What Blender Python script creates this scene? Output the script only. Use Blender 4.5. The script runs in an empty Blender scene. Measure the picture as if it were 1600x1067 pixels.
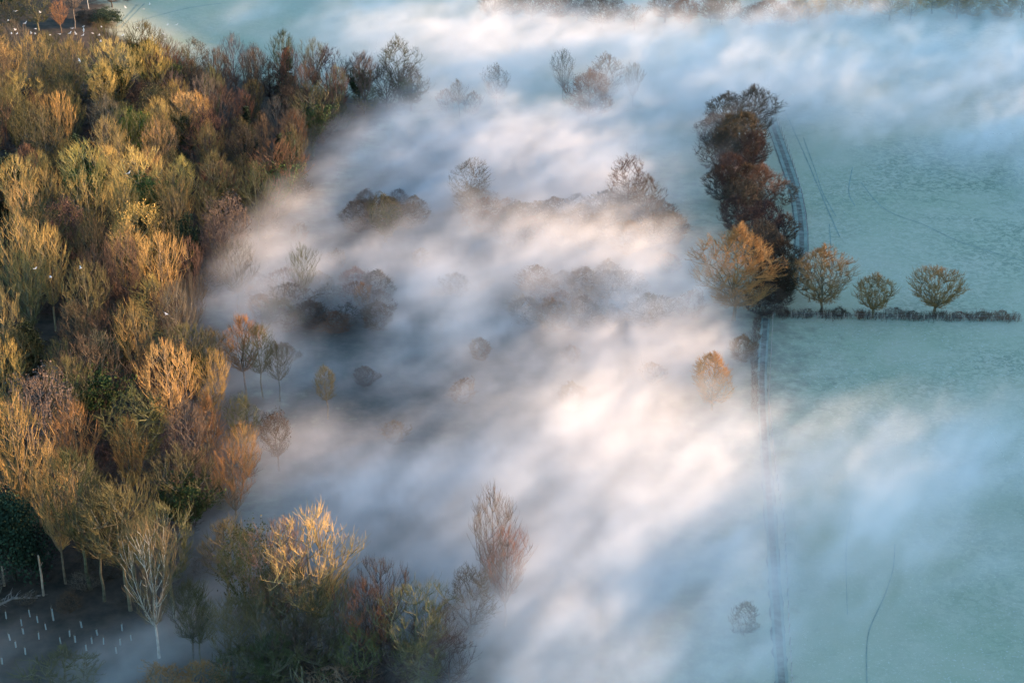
import bpy, math, random
import numpy as np
from mathutils import Vector, Matrix

rad = math.radians
C = bpy.context.scene.collection
scn = bpy.context.scene

# ------------------------------------------------------------------ camera
CAM_H = 123.0
F = 2730.0                      # focal length in pixels of the 1600 px photograph
DEP = rad(24.5)
cd, sd = math.cos(DEP), math.sin(DEP)
cam = bpy.data.cameras.new('camera')
cam.sensor_width = 36.0
cam.lens = 36.0 * F / 1600.0
cam.clip_start = 1.0
cam.clip_end = 20000.0
camo = bpy.data.objects.new('camera', cam)
C.objects.link(camo)
camo.location = (0, 0, CAM_H)
camo.rotation_euler = (rad(90) - DEP, 0, 0)
scn.camera = camo

# ------------------------------------------------------------------ light
SUN_AZ = rad(68)                # measured from +Y (away from the camera) towards +X
SUN_EL = rad(4.6)
world = bpy.data.worlds.new('World')
scn.world = world
world.use_nodes = True
wn = world.node_tree.nodes
wl = world.node_tree.links
bg = wn['Background']
sky = wn.new('ShaderNodeTexSky')
sky.sky_type = 'NISHITA'
sky.sun_disc = False
sky.sun_elevation = SUN_EL
sky.sun_rotation = SUN_AZ
sky.altitude = 100
sky.air_density = 1.0
sky.dust_density = 0.5
sky.ozone_density = 2.3
wl.new(sky.outputs[0], bg.inputs[0])
bg.inputs[1].default_value = 0.15

sun = bpy.data.lights.new('sun', 'SUN')
sun.energy = 4.0
sun.angle = rad(0.6)
sun.color = (1.0, 0.585, 0.305)
suno = bpy.data.objects.new('sun', sun)
C.objects.link(suno)
sdir = Vector((math.sin(SUN_AZ) * math.cos(SUN_EL), math.cos(SUN_AZ) * math.cos(SUN_EL), math.sin(SUN_EL)))
suno.rotation_euler = sdir.to_track_quat('Z', 'Y').to_euler()
suno.location = sdir * 600 + Vector((0, 300, 0))

scn.view_settings.view_transform = 'Standard'
scn.view_settings.look = 'None'
scn.view_settings.gamma = 1
scn.view_settings.use_curve_mapping = False
scn.view_settings.exposure = 2.45

scn.render.engine = 'CYCLES'
cy = scn.cycles
cy.use_adaptive_sampling = True
cy.adaptive_threshold = 0.012
cy.use_denoising = True
try:
    cy.denoiser = 'OPENIMAGEDENOISE'
except Exception:
    pass
cy.max_bounces = 6
cy.diffuse_bounces = 1
cy.glossy_bounces = 1
cy.transmission_bounces = 1
cy.volume_bounces = 3
cy.transparent_max_bounces = 96
cy.volume_step_rate = 2.0
cy.volume_max_steps = 256
cy.caustics_reflective = False
cy.caustics_refractive = False

# ------------------------------------------------------------------ helpers
def smooth(a, b, x):
    t = min(1.0, max(0.0, (x - a) / (b - a)))
    return t * t * (3 - 2 * t)


def terrain(x, y):
    """gentle valley side rising to the left under the woodland"""
    h = 9.0 * smooth(52.0, 130.0, -x) * smooth(230, 330, y)
    h += 0.5 * math.sin(x * 0.021 + 1.3) * math.sin(y * 0.017)
    # unseen ridge added at right, shaped to keep the low sun off the floor
    a = 13.5 + 16.5 * (1 - smooth(330, 600, y)) + 2.0 * (1 - smooth(290, 345, y)) + 20.0 * math.exp(-((y - 528) / 17.0) ** 2) + 36.0 * smooth(612, 670, y)
    h += (a + 1.5 * math.sin(y * .05) + 1.2 * math.sin(y * .13 + 1)) * smooth(205, 300, x) * smooth(-400, 0, y) * (1 - smooth(500, 900, x))
    h += 26.0 * smooth(700, 1500, math.hypot(x, y)) * (0.75 + 0.25 * math.sin(math.atan2(y, x) * 7))
    return h


def ray(px, py):
    u, v = (px - 800.0) / F, (py - 533.5) / F
    return Vector((u, cd - v * sd, -sd - v * cd))


def at(px, py, above=0.0):
    """the point `above` metres over the ground that lies behind a pixel of the photograph"""
    d = ray(px, py)
    z = above
    for _ in range(12):
        t = (z - CAM_H) / d.z
        z = terrain(d.x * t, d.y * t) + above
    return Vector((d.x * t, d.y * t, z))


def proj(p):
    r = Vector(p) - Vector((0, 0, CAM_H))
    fw = r.y * cd - r.z * sd
    up = r.y * sd + r.z * cd
    return 800 + F * r.x / fw, 533.5 - F * up / fw


def tag(o, label=None, cat=None, group=None, kind=None):
    if label: o['label'] = label
    if cat: o['category'] = cat
    if group: o['group'] = group
    if kind: o['kind'] = kind
    return o


def empty(name, loc, rz=0.0, s=1.0):
    o = bpy.data.objects.new(name, None)
    o.empty_display_size = 0.5
    C.objects.link(o)
    o.location = loc
    o.rotation_euler = (0, 0, rz)
    o.scale = (s, s, s)
    return o


def link(name, me, parent=None, mat=None):
    o = bpy.data.objects.new(name, me)
    C.objects.link(o)
    if parent: o.parent = parent
    if mat and not me.materials: me.materials.append(mat)
    return o


class MB:
    """collects tubes, quads and triangles, links them as one mesh"""
    def __init__(s):
        s.v, s.f = [], []

    def tube(s, pts, rs, n=4, cap=False):
        base = len(s.v)
        prev = None
        for i, p in enumerate(pts):
            if i < len(pts) - 1:
                d = (pts[i + 1] - p)
            d = d.normalized() if d.length > 1e-6 else Vector((0, 0, 1))
            a = Vector((0, 0, 1)).cross(d) if abs(d.z) < 0.95 else Vector((1, 0, 0)).cross(d)
            a.normalize()
            b = d.cross(a)
            r = rs[i]
            for k in range(n):
                t = 2 * math.pi * k / n
                s.v.append(p + a * (r * math.cos(t)) + b * (r * math.sin(t)))
        for i in range(len(pts) - 1):
            for k in range(n):
                k2 = (k + 1) % n
                s.f.append((base + i * n + k, base + i * n + k2, base + (i + 1) * n + k2, base + (i + 1) * n + k))
        if cap:
            s.f.append(tuple(base + (len(pts) - 1) * n + k for k in range(n)))

    def leaf(s, p, size, rnd):
        d = Vector((rnd.gauss(0, 1), rnd.gauss(0, 1), rnd.gauss(0, 1))).normalized()
        e = d.orthogonal().normalized() * size * 0.5
        g = d * size
        b = len(s.v)
        s.v += [p, p + g * 0.5 + e, p + g, p + g * 0.5 - e]
        s.f.append((b, b + 1, b + 2, b + 3))

    def box(s, c, sx, sy, sz, rz=0.0):
        b = len(s.v)
        ca, sa = math.cos(rz), math.sin(rz)
        for dz in (0, 1):
            for dx, dy in ((-1, -1), (1, -1), (1, 1), (-1, 1)):
                x, y = dx * sx / 2, dy * sy / 2
                s.v.append(Vector((c[0] + x * ca - y * sa, c[1] + x * sa + y * ca, c[2] + dz * sz)))
        for q in ((3, 2, 1, 0), (4, 5, 6, 7), (0, 1, 5, 4), (1, 2, 6, 5), (2, 3, 7, 6), (3, 0, 4, 7)):
            s.f.append(tuple(b + i for i in q))

    def mesh(s, name, mat=None):
        me = bpy.data.meshes.new(name)
        me.from_pydata([tuple(v) for v in s.v], [], s.f)
        me.update()
        if mat: me.materials.append(mat)
        return me


# ------------------------------------------------------------------ materials
def mat(name, rough=0.9):
    m = bpy.data.materials.new(name)
    m.use_nodes = True
    b = m.node_tree.nodes['Principled BSDF']
    b.inputs['Roughness'].default_value = rough
    b.inputs['Specular IOR Level'].default_value = 0.2
    return m, m.node_tree.nodes, m.node_tree.links, b


def tinted(name, base, lo, hi, scale, rough=0.9):
    """noise between lo and hi, multiplied with the colour of the object"""
    m, n, l, b = mat(name, rough)
    oi = n.new('ShaderNodeObjectInfo')
    tc = n.new('ShaderNodeTexCoord')
    nz = n.new('ShaderNodeTexNoise')
    nz.inputs['Scale'].default_value = scale
    nz.inputs['Detail'].default_value = 3
    l.new(tc.outputs['Object'], nz.inputs['Vector'])
    rp = n.new('ShaderNodeMapRange')
    rp.inputs['From Min'].default_value = 0.3
    rp.inputs['From Max'].default_value = 0.7
    rp.inputs['To Min'].default_value = lo
    rp.inputs['To Max'].default_value = hi
    l.new(nz.outputs[0], rp.inputs['Value'])
    mx = n.new('ShaderNodeVectorMath'); mx.operation = 'SCALE'
    l.new(oi.outputs['Color'], mx.inputs[0])
    l.new(rp.outputs[0], mx.inputs['Scale'])
    l.new(mx.outputs[0], b.inputs['Base Color'])
    return m


M_TWIG = tinted('twigs', None, 0.75, 1.35, 0.35)
M_BARK = tinted('bark', None, 0.55, 1.3, 1.5)
M_LEAF = tinted('leaves', None, 0.5, 1.5, 0.5)

# ------------------------------------------------------------------ ground
def pts_in_poly(x, y, poly):
    ins = np.zeros(x.shape, bool)
    j = len(poly) - 1
    for i in range(len(poly)):
        xi, yi = poly[i]; xj, yj = poly[j]
        c = ((yi > y) != (yj > y)) & (x < (xj - xi) * (y - yi) / (yj - yi + 1e-9) + xi)
        ins ^= c
        j = i
    return ins


def P2(px, py):
    p = at(px, py)
    return (p.x, p.y)

rng = np.random.default_rng(7)


def blur(a, s):
    k = int(max(1, round(s * 2.5)))
    w = np.exp(-0.5 * (np.arange(-k, k + 1) / s) ** 2); w /= w.sum()
    a = np.apply_along_axis(lambda m: np.convolve(np.pad(m, k, mode='edge'), w, 'valid'), 0, a)
    return np.apply_along_axis(lambda m: np.convolve(np.pad(m, k, mode='edge'), w, 'valid'), 1, a)


# outline of the woodland floor (left and the swampy middle) in ground coordinates
WOOD_POLY = [P2(*q) for q in [(-400, 1500), (660, 1500), (690, 1067), (560, 900), (420, 860), (350, 760), (420, 700), (380, 560),
                              (330, 480), (400, 420), (480, 330), (500, 300), (590, 195), (640, 165), (480, 140),
                              (330, 110), (180, 55), (170, 10)]] + [(-170, 560), (-260, 600), (-400, 600), (-400, 100)]
MID_POLY = [P2(*q) for q in [(330, 760), (340, 1600), (1000, 1600), (1000, 1067), (1060, 800), (1150, 660), (1180, 620), (1190, 480), (1080, 460), (1040, 350), (940, 190),
                             (640, 180), (330, 430)]]

fx = np.concatenate([[-6000, -3000, -1500, -800, -500, -350], np.arange(-260, 321, 3.0), [350, 420, 500, 650, 800, 1500, 3000, 6000]])
fy = np.concatenate([[-6000, -3000, -1500, -700, -300, -50, 60], np.arange(110, 661, 3.0), [740, 850, 1000, 1200, 1500, 2000, 3500, 6000, 12000]])
GX, GY = np.meshgrid(fx, fy)
gz = np.array([[terrain(x, y) for x in fx] for y in fy])
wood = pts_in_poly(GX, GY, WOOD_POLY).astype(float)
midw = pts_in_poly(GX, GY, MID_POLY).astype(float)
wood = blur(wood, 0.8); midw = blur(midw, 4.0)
nxg, nyg = len(fx), len(fy)
verts = np.stack([GX.ravel(), GY.ravel(), gz.ravel()], 1)
idx = np.arange(nxg * nyg).reshape(nyg, nxg)
faces = np.stack([idx[:-1, :-1].ravel(), idx[:-1, 1:].ravel(), idx[1:, 1:].ravel(), idx[1:, :-1].ravel()], 1)
gm = bpy.data.meshes.new('ground')
gm.from_pydata(verts.tolist(), [], faces.tolist())
for nm, a in (('wood', wood), ('scrub', midw)):
    at_ = gm.attributes.new(nm, 'FLOAT', 'POINT')
    at_.data.foreach_set('value', a.ravel().astype(np.float32))
gm.shade_smooth()
m, n, l, b = mat('frosted_ground')
tc = n.new('ShaderNodeTexCoord')
mp = n.new('ShaderNodeMapping'); l.new(tc.outputs['Object'], mp.inputs[0])


def noise(n, l, vec, scale, detail=4, rough=0.55, dist=0.0):
    q = n.new('ShaderNodeTexNoise')
    q.inputs['Scale'].default_value = scale
    q.inputs['Detail'].default_value = detail
    q.inputs['Roughness'].default_value = rough
    q.inputs['Distortion'].default_value = dist
    l.new(vec, q.inputs['Vector'])
    return q.outputs[0]


def mixc(n, l, fac, a, b_):
    q = n.new('ShaderNodeMix'); q.data_type = 'RGBA'
    for s, v in ((0, fac), (6, a), (7, b_)):
        if isinstance(v, (float, int)): q.inputs[s].default_value = v
        elif isinstance(v, tuple): q.inputs[s].default_value = v + (1,)
        else: l.new(v, q.inputs[s])
    return q.outputs[2]


def rng_node(n, l, v, a, b_, lo=0.0, hi=1.0):
    q = n.new('ShaderNodeMapRange')
    q.inputs['From Min'].default_value = a; q.inputs['From Max'].default_value = b_
    q.inputs['To Min'].default_value = lo; q.inputs['To Max'].default_value = hi
    l.new(v, q.inputs['Value'])
    return q.outputs[0]

vec = tc.outputs['Object']
big = noise(n, l, vec, 0.014, 5, 0.62)
mid_ = noise(n, l, vec, 0.09, 5, 0.65)
pat = noise(n, l, vec, 0.035, 3, 0.6, 0.5)
tuft = noise(n, l, vec, 0.75, 7, 0.72, 0.9)
fine = noise(n, l, vec, 2.6, 4, 0.7)
grass = mixc(n, l, rng_node(n, l, big, 0.38, 0.62), (0.34, 0.41, 0.28), (0.45, 0.49, 0.36))
grass = mixc(n, l, rng_node(n, l, mid_, 0.35, 0.7, 0.0, 0.6), grass, (0.50, 0.50, 0.39))
sepx = n.new('ShaderNodeSeparateXYZ'); l.new(vec, sepx.inputs[0])
rough_ = rng_node(n, l, sepx.outputs[0], 40, 110, 0.25, 1.0)          # the far right field is tussocky
mz = n.new('ShaderNodeMath'); mz.operation = 'MULTIPLY'
l.new(rng_node(n, l, tuft, 0.44, 0.56, 1.0, 0.0), mz.inputs[0]); l.new(rough_, mz.inputs[1])
mz2 = n.new('ShaderNodeMath'); mz2.operation = 'MULTIPLY'
l.new(mz.outputs[0], mz2.inputs[0]); l.new(rng_node(n, l, pat, 0.36, 0.62, 0.12, 0.85), mz2.inputs[1])
grass = mixc(n, l, mz2.outputs[0], grass, (0.13, 0.21, 0.15))
grass = mixc(n, l, rng_node(n, l, fine, 0.58, 0.70, 0.0, 0.8), grass, (0.62, 0.65, 0.60))
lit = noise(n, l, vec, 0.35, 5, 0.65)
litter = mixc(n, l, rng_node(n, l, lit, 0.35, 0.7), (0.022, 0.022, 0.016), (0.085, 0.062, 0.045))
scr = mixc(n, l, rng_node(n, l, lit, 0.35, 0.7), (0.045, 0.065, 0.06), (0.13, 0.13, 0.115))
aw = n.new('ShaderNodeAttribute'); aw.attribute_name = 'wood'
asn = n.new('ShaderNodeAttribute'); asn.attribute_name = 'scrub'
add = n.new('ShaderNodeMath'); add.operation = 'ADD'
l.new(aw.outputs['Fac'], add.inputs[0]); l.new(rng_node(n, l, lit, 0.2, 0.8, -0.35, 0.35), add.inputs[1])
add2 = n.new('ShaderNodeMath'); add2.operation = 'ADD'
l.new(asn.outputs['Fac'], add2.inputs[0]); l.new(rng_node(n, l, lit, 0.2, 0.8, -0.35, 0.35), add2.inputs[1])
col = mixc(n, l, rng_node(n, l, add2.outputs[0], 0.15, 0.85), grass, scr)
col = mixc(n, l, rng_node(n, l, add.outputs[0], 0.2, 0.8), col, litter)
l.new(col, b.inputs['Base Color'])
bp = n.new('ShaderNodeBump'); bp.inputs['Strength'].default_value = 0.3; bp.inputs['Distance'].default_value = 0.10
l.new(tuft, bp.inputs['Height']); l.new(bp.outputs[0], b.inputs['Normal'])
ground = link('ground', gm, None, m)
tag(ground, kind='structure')
M_GROUND = m


# ------------------------------------------------------------------ fog
FX0, FX1, FY0, FY1, FZ0, FZ1 = -200.0, 230.0, 130.0, 620.0, -1.0, 34.0
STEP = 1.0
ax = np.arange(FX0, FX1 + 0.1, STEP); ay = np.arange(FY0, FY1 + 0.1, STEP)
AX, AY = np.meshgrid(ax, ay)
# blobs of fog: (px, py of the photograph, height of the layer there, rx, ry in photograph pixels, turn, thickness gain, top gain)
top = np.full(AX.shape, 6.0)
den = np.full(AX.shape, 0.05)


def to_px(x, y, z):
    fw = y * cd - (z - CAM_H) * sd
    up = y * sd + (z - CAM_H) * cd
    return 800 + F * x / fw, 533.5 - F * up / fw

QX, QY = to_px(AX, AY, 7.0)     # where each spot of the layer shows from the drone: used once, to survey the banks


def blob(px, py, rx, ry, ang, dt, dd, pw=2.0):
    QX, QY = to_px(AX, AY, 7.0 + .6 * max(0, dt))
    c, s_ = math.cos(rad(ang)), math.sin(rad(ang))
    dx, dy = QX - px, QY - py
    a = (dx * c + dy * s_) / rx
    b_ = (-dx * s_ + dy * c) / ry
    w = np.exp(-np.power(a * a + b_ * b_, pw / 2))
    return w * dt, w * dd

BANKS = [
    # far bank, top right
    (1300, 28, 700, 85, 1, 18, 0.022), (1480, 80, 220, 60, 6, 8, 0.006), (1120, 500, 90, 35, 0, 4, 0.04), (950, 45, 300, 50, 4, 4, 0.05), (1560, 190, 160, 50, 12, 3, 0.03),
    (700, 60, 300, 60, 6, 2, 0.025), (1180, 130, 300, 45, 8, 1, 0.02),
    # upper middle billows
    (760, 215, 260, 55, 0, 4, 0.05), (890, 225, 110, 40, 20, 3.5, 0.045), (520, 215, 110, 40, 0, 5, 0.05), (700, 175, 160, 18, 2, 2, 0.04),
    (1050, 200, 140, 120, 0, 0, 0.01),
    # tongue on the left
    (420, 330, 110, 32, -38, 9, 0.07), (520, 300, 110, 40, -10, 5, 0.05), (350, 400, 70, 30, -70, 4, 0.04),
    # middle
    (740, 370, 130, 34, -15, 7, 0.06), (900, 390, 200, 75, 10, 6, 0.03), (700, 460, 130, 24, -16, 9, 0.07), (860, 500, 200, 40, -20, 6, 0.05),
    (1000, 400, 90, 60, 0, 2, 0.02), (1010, 520, 120, 60, -25, 3, 0.03),
    (1100, 630, 150, 80, -25, 4, 0.02), (1180, 700, 230, 70, -12, 8, 0.04), (1330, 690, 200, 30, -16, 5, 0.03), (880, 600, 130, 24, -18, 2, 0.01), (800, 560, 90, 18, -20, 3, 0.02), (1400, 665, 330, 55, -12, 9, 0.045), (1320, 770, 280, 60, -12, 8, 0.035), (1120, 600, 60, 50, 0, 2, 0.03), (1165, 915, 70, 26, -10, 4, 0.05), (980, 680, 160, 60, -20, 4, 0.03),
    (410, 430, 90, 70, 0, 8, 0.04), (300, 560, 50, 60, 0, 3, 0.03), (400, 640, 60, 40, 0, 3, 0.03), (1000, 830, 300, 100, -15, 4, 0.03), (800, 960, 180, 90, -10, 3, 0.02),
    # left middle pockets of pale shade
    (430, 590, 90, 30, 5, 2, 0.05), (620, 690, 160, 34, -6, 5, 0.05), (450, 780, 140, 34, -3, 3, 0.05), (820, 640, 130, 40, -10, 6, 0.05),
    (760, 720, 140, 50, -10, 3, 0.04), (900, 740, 140, 50, -25, 5, 0.04), (620, 820, 200, 60, 0, 3, 0.03), (880, 850, 200, 100, -20, 3, 0.03), (770, 850, 120, 60, 0, 10, 0.04),
    # lower right wisps
    (1090, 800, 140, 32, -20, 8, 0.04), (1000, 990, 170, 45, -14, 8, 0.04), (1330, 960, 240, 28, -18, 8, 0.02), (1180, 960, 90, 40, -20, 6, 0.04),
    (1320, 760, 200, 70, -10, 2, 0.02), (1500, 600, 200, 80, -10, 3, 0.015),
    # lower left mist between the trees
    (150, 960, 260, 90, 0, 1, 0.02), (760, 960, 160, 90, 0, 2, 0.02), (330, 700, 100, 200, 0, 1, 0.012),
]
HOLES = [
    (1000, 6, 240, 12, 0, 5, 0.04),
    (500, 440, 110, 45, 8, 9, 0.07), (560, 560, 180, 45, 4, 9, 0.05), (780, 290, 130, 24, 3, 6, 0.05), (590, 300, 90, 30, 0, 7, 0.05), (900, 560, 120, 26, -14, 5, 0.03), (700, 740, 120, 26, -8, 6, 0.03), (980, 880, 130, 45, -15, 8, 0.03), (640, 760, 140, 30, -6, 4, 0.02),
    (880, 455, 130, 24, -6, 6, 0.04), (1080, 895, 60, 25, -15, 5, 0.03), (720, 640, 60, 20, -10, 3, 0.02), (1100, 300, 60, 90, 20, 4, 0.03),
    (1380, 330, 220, 130, 20, 6, 0.05), (1500, 380, 250, 120, 20, 6, 0.05), (1450, 470, 300, 40, 0, 6, 0.04), (1350, 545, 220, 30, -4, 5, 0.04),
    (1520, 720, 150, 50, 0, 3, 0.03), (1520, 1000, 250, 90, -10, 5, 0.04), (340, 60, 160, 60, 0, 5, 0.045), (450, 850, 60, 60, 0, 3, 0.02),
    (800, 100, 260, 40, 6, 2, 0.01), (1220, 320, 60, 150, 8, 4, 0.04),
]
mfog = blur(pts_in_poly(AX, AY, [P2(*q) for q in [(250, 1300), (1210, 1300), (1195, 480), (1100, 100), (640, 130), (480, 240), (340, 330), (280, 480), (360, 700)]]).astype(float), 9)
top += 8.0 * mfog
den = 0.026 + 0.020 * mfog
for q in BANKS:
    t_, d_ = blob(*q); top += t_; den += d_
for q in HOLES:
    t_, d_ = blob(*q); top -= t_; den -= d_
# the woodland stands on higher ground: hardly any fog there
wd = blur(pts_in_poly(AX, AY, WOOD_POLY).astype(float), 7)
den = np.clip(den * 1.15, 0.004, 0.09) * (1 - 0.93 * wd)
t_, d_ = blob(60, 990, 280, 80, 0, 0, 0.05); den += d_
t_, d_ = blob(330, 830, 110, 90, 0, 0, 0.02); den += d_
top = (2.5 + 16.0 * np.tanh(np.maximum(top - 2.5, 0) / 16.0)) * (1 - 0.35 * wd) + 1.5
t_, d_ = blob(60, 990, 280, 80, 0, 4, 0); top += t_
edge = np.clip((172 + 8 * np.sin(AY * .05) - AX) / 30.0, 0, 1)      # fog thinned at the right edge so the low sun reaches the banks
den *= edge * edge * (3 - 2 * edge)
hz = np.vectorize(terrain)(AX, AY)

fogm = bpy.data.meshes.new('fog')
fogm.vertices.add(AX.size)
fogm.vertices.foreach_set('co', np.stack([AX.ravel(), AY.ravel(), np.zeros(AX.size)], 1).ravel().astype(np.float32))
for nm, a in (('top', top + hz), ('den', den)):
    q = fogm.attributes.new(nm, 'FLOAT', 'POINT')
    q.data.foreach_set('value', a.ravel().astype(np.float32))
fog = link('fog', fogm)
tag(fog, 'low morning fog lying in banks and wisps over the valley floor', kind='stuff')

M_FOG = bpy.data.materials.new('fog'); M_FOG.use_nodes = True
fn, fl = M_FOG.node_tree.nodes, M_FOG.node_tree.links
fn.remove(fn['Principled BSDF'])
pv = fn.new('ShaderNodeVolumePrincipled')
pv.inputs['Color'].default_value = (0.94, 0.965, 0.985, 1)
pv.inputs['Density'].default_value = 1.0
pv.inputs['Anisotropy'].default_value = -0.2
fl.new(pv.outputs[0], fn['Material Output'].inputs['Volume'])

ng = bpy.data.node_groups.new('fog_bank', 'GeometryNodeTree')
ng.interface.new_socket('Geometry', in_out='INPUT', socket_type='NodeSocketGeometry')
ng.interface.new_socket('Geometry', in_out='OUTPUT', socket_type='NodeSocketGeometry')
N, L = ng.nodes, ng.links
gi = N.new('NodeGroupInput'); go = N.new('NodeGroupOutput')


def sock(x, s):
    if isinstance(x, (int, float)): s.default_value = x
    elif isinstance(x, tuple): s.default_value = x
    else: L.new(x, s)


def mth(op, a, b_=0.0, c=None, clamp=False):
    q = N.new('ShaderNodeMath'); q.operation = op; q.use_clamp = clamp
    sock(a, q.inputs[0]); sock(b_, q.inputs[1])
    if c is not None: sock(c, q.inputs[2])
    return q.outputs[0]

pos = N.new('GeometryNodeInputPosition').outputs[0]
sep = N.new('ShaderNodeSeparateXYZ'); L.new(pos, sep.inputs[0])
X, Y, Z = sep.outputs
ixf = mth('MINIMUM', mth('MAXIMUM', mth('ROUND', mth('DIVIDE', mth('SUBTRACT', X, FX0), STEP)), 0.0), float(len(ax) - 1))
iyf = mth('MINIMUM', mth('MAXIMUM', mth('ROUND', mth('DIVIDE', mth('SUBTRACT', Y, FY0), STEP)), 0.0), float(len(ay) - 1))
ind = mth('ADD', mth('MULTIPLY', iyf, float(len(ax))), ixf)


def sample(name):
    na = N.new('GeometryNodeInputNamedAttribute'); na.data_type = 'FLOAT'; na.inputs['Name'].default_value = name
    si = N.new('GeometryNodeSampleIndex'); si.data_type = 'FLOAT'; si.domain = 'POINT'
    L.new(gi.outputs[0], si.inputs['Geometry']); L.new(na.outputs[0], si.inputs['Value']); L.new(ind, si.inputs['Index'])
    return si.outputs[0]


def gnoise(rot, scl, off, detail, rough, dist, w=None):
    vr = N.new('ShaderNodeVectorRotate'); vr.rotation_type = 'Z_AXIS'
    L.new(pos, vr.inputs['Vector']); vr.inputs['Angle'].default_value = rot
    vm = N.new('ShaderNodeVectorMath'); vm.operation = 'MULTIPLY_ADD'
    L.new(vr.outputs[0], vm.inputs[0]); vm.inputs[1].default_value = scl; vm.inputs[2].default_value = off
    q = N.new('ShaderNodeTexNoise'); q.inputs['Scale'].default_value = 1.0
    q.inputs['Detail'].default_value = detail; q.inputs['Roughness'].default_value = rough; q.inputs['Distortion'].default_value = dist
    L.new(vm.outputs[0], q.inputs['Vector'])
    return q.outputs[0]

STREAK = rad(-50)      # streaks of the drifting fog run from the far right to the near left
n1 = gnoise(STREAK, (1 / 52, 1 / 26, 1 / 30), (3.1, 7.7, 1.0), 4, 0.55, 1.0)
n2 = gnoise(STREAK, (1 / 22, 1 / 8.5, 1 / 9), (13.1, 2.7, 5.0), 5, 0.62, 1.6)
n3 = gnoise(STREAK, (1 / 11, 1 / 3.0, 1 / 3.5), (3.1, 22.7, 9.0), 4, 0.6, 0.5)
topv, denv = sample('top'), sample('den')
hgt = mth('ADD', topv, mth('MULTIPLY', mth('SUBTRACT', n1, 0.5), 20.0))
hgt = mth('ADD', hgt, mth('MULTIPLY', mth('SUBTRACT', n2, 0.5), 14.0))
hgt = mth('ADD', hgt, mth('MULTIPLY', mth('SUBTRACT', n3, 0.5), 5.0))
prof = mth('DIVIDE', mth('SUBTRACT', hgt, Z), mth('ADD', 4.0, mth('MULTIPLY', mth('MAXIMUM', hgt, 0.0), 0.5)), clamp=True)
prof = mth('MULTIPLY', prof, prof)
tex = mth('MULTIPLY', mth('SUBTRACT', n2, 0.28), 3.2, clamp=False)
tex = mth('MULTIPLY', mth('MAXIMUM', tex, 0.12), mth('MAXIMUM', 0.2, mth('MULTIPLY', mth('SUBTRACT', n3, 0.26), 3.6)))
d_out = mth('MULTIPLY', mth('MULTIPLY', denv, prof), tex)
d_out = mth('MULTIPLY', d_out, mth('MAXIMUM', 0.35, mth('ADD', 0.15, mth('MULTIPLY', mth('SUBTRACT', n1, 0.30), 4.6))))
d_out = mth('MULTIPLY', d_out, mth('GREATER_THAN', d_out, 0.0004))
vc = N.new('GeometryNodeVolumeCube')
L.new(d_out, vc.inputs['Density'])
vc.inputs['Min'].default_value = (FX0, FY0, FZ0)
vc.inputs['Max'].default_value = (FX1, FY1, FZ1)
vc.inputs['Resolution X'].default_value = int((FX1 - FX0) / STEP)
vc.inputs['Resolution Y'].default_value = int((FY1 - FY0) / STEP)
vc.inputs['Resolution Z'].default_value = int((FZ1 - FZ0) / STEP)
smt = N.new('GeometryNodeSetMaterial'); smt.inputs['Material'].default_value = M_FOG
L.new(vc.outputs[0], smt.inputs[0]); L.new(smt.outputs[0], go.inputs[0])
md = fog.modifiers.new('fog_bank', 'NODES'); md.node_group = ng
fogm.materials.append(M_FOG)

# ------------------------------------------------------------------ trees
UP = Vector((0, 0, 1))


KINDS = dict(
    # bole: height of the first limbs, R: crown half width (both as shares of the height), pa, pb: crown profile, nl: limbs, n2, n3: boughs and twig bunches, r0: girth, up: how steeply twigs rise
    vase=dict(bole=.26, R=.31, pa=.60, pb=8, nl=11, n2=90, n3=520, r0=.016, up=1.35, rise=1.15),
    tall=dict(bole=.38, R=.20, pa=.50, pb=4.5, nl=9, n2=64, n3=380, r0=.011, up=1.3, rise=1.2),
    oak=dict(bole=.13, R=.46, pa=.42, pb=5, nl=12, n2=120, n3=720, r0=.026, up=.45, rise=.35),
    pollard=dict(bole=.20, R=.56, pa=.45, pb=6, nl=30, n2=110, n3=560, r0=.042, up=.75, rise=.2),
    shrub=dict(bole=.05, R=.62, pa=.35, pb=5, nl=24, n2=90, n3=560, r0=.010, up=.55, rise=.2),
    poplar=dict(bole=.18, R=.14, pa=.4, pb=3.5, nl=14, n2=80, n3=560, r0=.013, up=1.6, rise=.9),
)


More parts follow.
